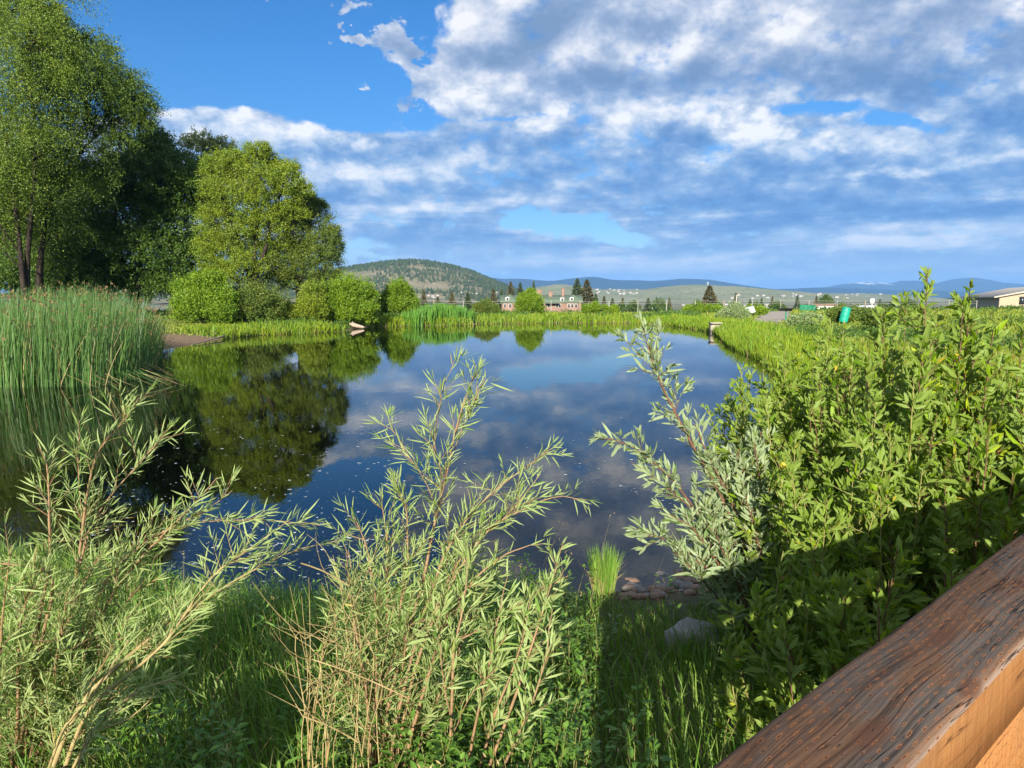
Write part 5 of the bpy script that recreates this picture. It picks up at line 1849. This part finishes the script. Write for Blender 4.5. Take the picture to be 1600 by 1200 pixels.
    alpha = t.mapr(cov, .20, .68, 0, 1, 'SMOOTHSTEP')
    # relief: density here against density a little towards the sun
    soft = t.noise(C, 7.5, 4, .5)
    offs = t.vmath('ADD', C, (-.04, -.07, .0))
    f2 = t.noise(offs, 7.5, 4, .5)
    relief = t.math('MULTIPLY', t.math('SUBTRACT', soft, f2), t.mapr(el, .02, .25, .6, 1.9))
    relief = t.math('ADD', relief, t.math('MULTIPLY', t.math('SUBTRACT', fine, .5), .38))
    big = t.math('MULTIPLY', t.math('SUBTRACT', nb2, .5), .45)
    shade = total([(.34, 590, 75, 120, 100), (.50, 300, 185, 180, 50, -6), (.42, 520, 205, 240, 40, -8), (.5, 880, 185, 300, 26, 5), (.5, 1130, 180, 240, 36, -4), (.55, 1330, 215, 260, 42, -9), (.7, 1470, 263, 200, 11, 0), (.75, 540, 257, 150, 22, -9),
                   (.38, 740, 130, 150, 60, 10), (.26, 700, 50, 160, 60, 0), (.25, 1180, 70, 260, 40, -8), (.35, 1330, 50, 120, 30, 14), (.34, 1310, 385, 70, 22), (.3, 1460, 415, 200, 14), (.3, 1220, 425, 200, 14), (.22, 800, 395, 300, 20), (.25, 740, 320, 150, 16), (.2, 980, 345, 130, 10), (.2, 1420, 375, 130, 14),
                   (-.26, 1000, 270, 420, 52, -3), (-.40, 1320, 318, 440, 52, 0), (-.32, 1540, 170, 240, 70, 0), (-.15, 900, 120, 300, 26, 0), (.2, 1000, 420, 500, 34), (-.22, 1200, 120, 330, 40, -4), (-.2, 900, 100, 140, 50), (-.15, 1500, 60, 220, 60), (-.1, 640, 300, 220, 30), (-.2, 1100, 385, 160, 14)])
    tiny = t.noise(C, 21., 5, .6)
    shade = t.math('MULTIPLY', shade, t.mapr(fine, .3, .68, .25, 1.0))
    relief = t.math('ADD', relief, t.math('MULTIPLY', t.math('SUBTRACT', tiny, .5), t.mapr(el, .05, .25, .45, .95)))
    # thin stacked sheets of cloud low over the valley
    sv = t.n('ShaderNodeCombineXYZ')
    t.s(sv, 0, t.math('MULTIPLY', t.math('SINE', az), 4.)); t.s(sv, 1, t.math('MULTIPLY', el, 34.)); t.s(sv, 2, t.math('MULTIPLY', t.math('COSINE', az), 4.))
    sheet = t.mapr(t.noise(sv.outputs[0], 1.0, 6, .6), .44, .68, -.16, .42)
    relief = t.math('ADD', relief, t.math('MULTIPLY', sheet, t.mapr(el, .11, .17, 1., 0.)))
    lit = t.math('ADD', t.math('ADD', .50, shade), t.math('ADD', relief, big))
    cc = t.ramp(t.math('MULTIPLY', lit, 1.0, clamp=True), [(.0, (.10, .25, .56)), (.25, (.17, .335, .64)), (.5, (.32, .48, .73)), (.75, (.62, .72, .86)), (1., (.95, .96, .98))])
    cg = t.ramp(t.math('MULTIPLY', lit, 1.0, clamp=True), [(.0, (.20, .31, .50)), (.25, (.27, .375, .57)), (.5, (.40, .495, .67)), (.75, (.64, .69, .80)), (1., (.93, .93, .95))])
    cc = t.mix(t.mapr(el, .20, .31), cc, cg)
    # clouds low on the horizon are seen through more air
    lowf = t.mapr(el, .0, .2, .35, 0.)
    cc = t.mix(lowf, cc, t.mix(.55, cc, (.24, .47, .86)))
    col = t.mix(alpha, blue, cc)
    col = t.mix(t.mapr(el, -.005, .10, .85, 0.), col, (.52, .72, .94))
    bg = t.n('ShaderNodeBackground')
    t.s(bg, 0, col); bg.inputs[1].default_value = SKY_GAIN
    o = t.n('ShaderNodeOutputWorld'); t.s(o, 0, bg.outputs[0])
    try:
        w.cycles.sampling_method = 'MANUAL'; w.cycles.sample_map_resolution = 512
    except Exception: pass


build_world()

sl = bpy.data.lights.new('sun', 'SUN')
sl.energy = 5.0
sl.angle = math.radians(.55)
sl.color = (1., .94, .82)
so = bpy.data.objects.new('sun', sl)
COL.objects.link(so)
from mathutils import Vector
dv = Vector((math.sin(SUN_AZ) * math.cos(SUN_EL), math.cos(SUN_AZ) * math.cos(SUN_EL), -math.sin(SUN_EL)))
so.rotation_euler = dv.to_track_quat('-Z', 'Y').to_euler()


def build_haze():
    m = bpy.data.materials.new('valley_air')
    m.use_nodes = True
    t = NT(m.node_tree)
    v = t.n('ShaderNodeVolumePrincipled')
    v.inputs['Color'].default_value = (.24, .52, 1.0, 1)
    v.inputs['Density'].default_value = 6.5e-5
    v.inputs['Anisotropy'].default_value = 0.
    o = t.n('ShaderNodeOutputMaterial')
    t.s(o, 'Volume', v.outputs[0])
    mb = MB()
    mb.box((0, 9500, 345), (46000, 29000, 710))
    ob = mb.build('haze', m)
    tag(ob, 'thin blue air filling the whole valley', 'haze', kind='stuff')


build_haze()

cam = bpy.data.cameras.new('camera')
co = bpy.data.objects.new('camera', cam)
COL.objects.link(co)
co.location = (0, 0, CAM_H)
co.rotation_euler = (PI / 2 - PITCH, 0, 0)
cam.sensor_width = 36
cam.lens = 36 * F / 1600
cam.clip_start = .05
cam.clip_end = 80000
SC.camera = co
SC.view_settings.view_transform = 'Standard'
SC.view_settings.look = 'None'
SC.view_settings.exposure = EXPOSURE
SC.view_settings.gamma = 1
cy = SC.cycles
cy.max_bounces = 6
cy.diffuse_bounces = 2
cy.glossy_bounces = 3
cy.transmission_bounces = 2
cy.transparent_max_bounces = 8
cy.volume_bounces = 0
cy.use_denoising = True
cy.caustics_reflective = False
cy.caustics_refractive = False
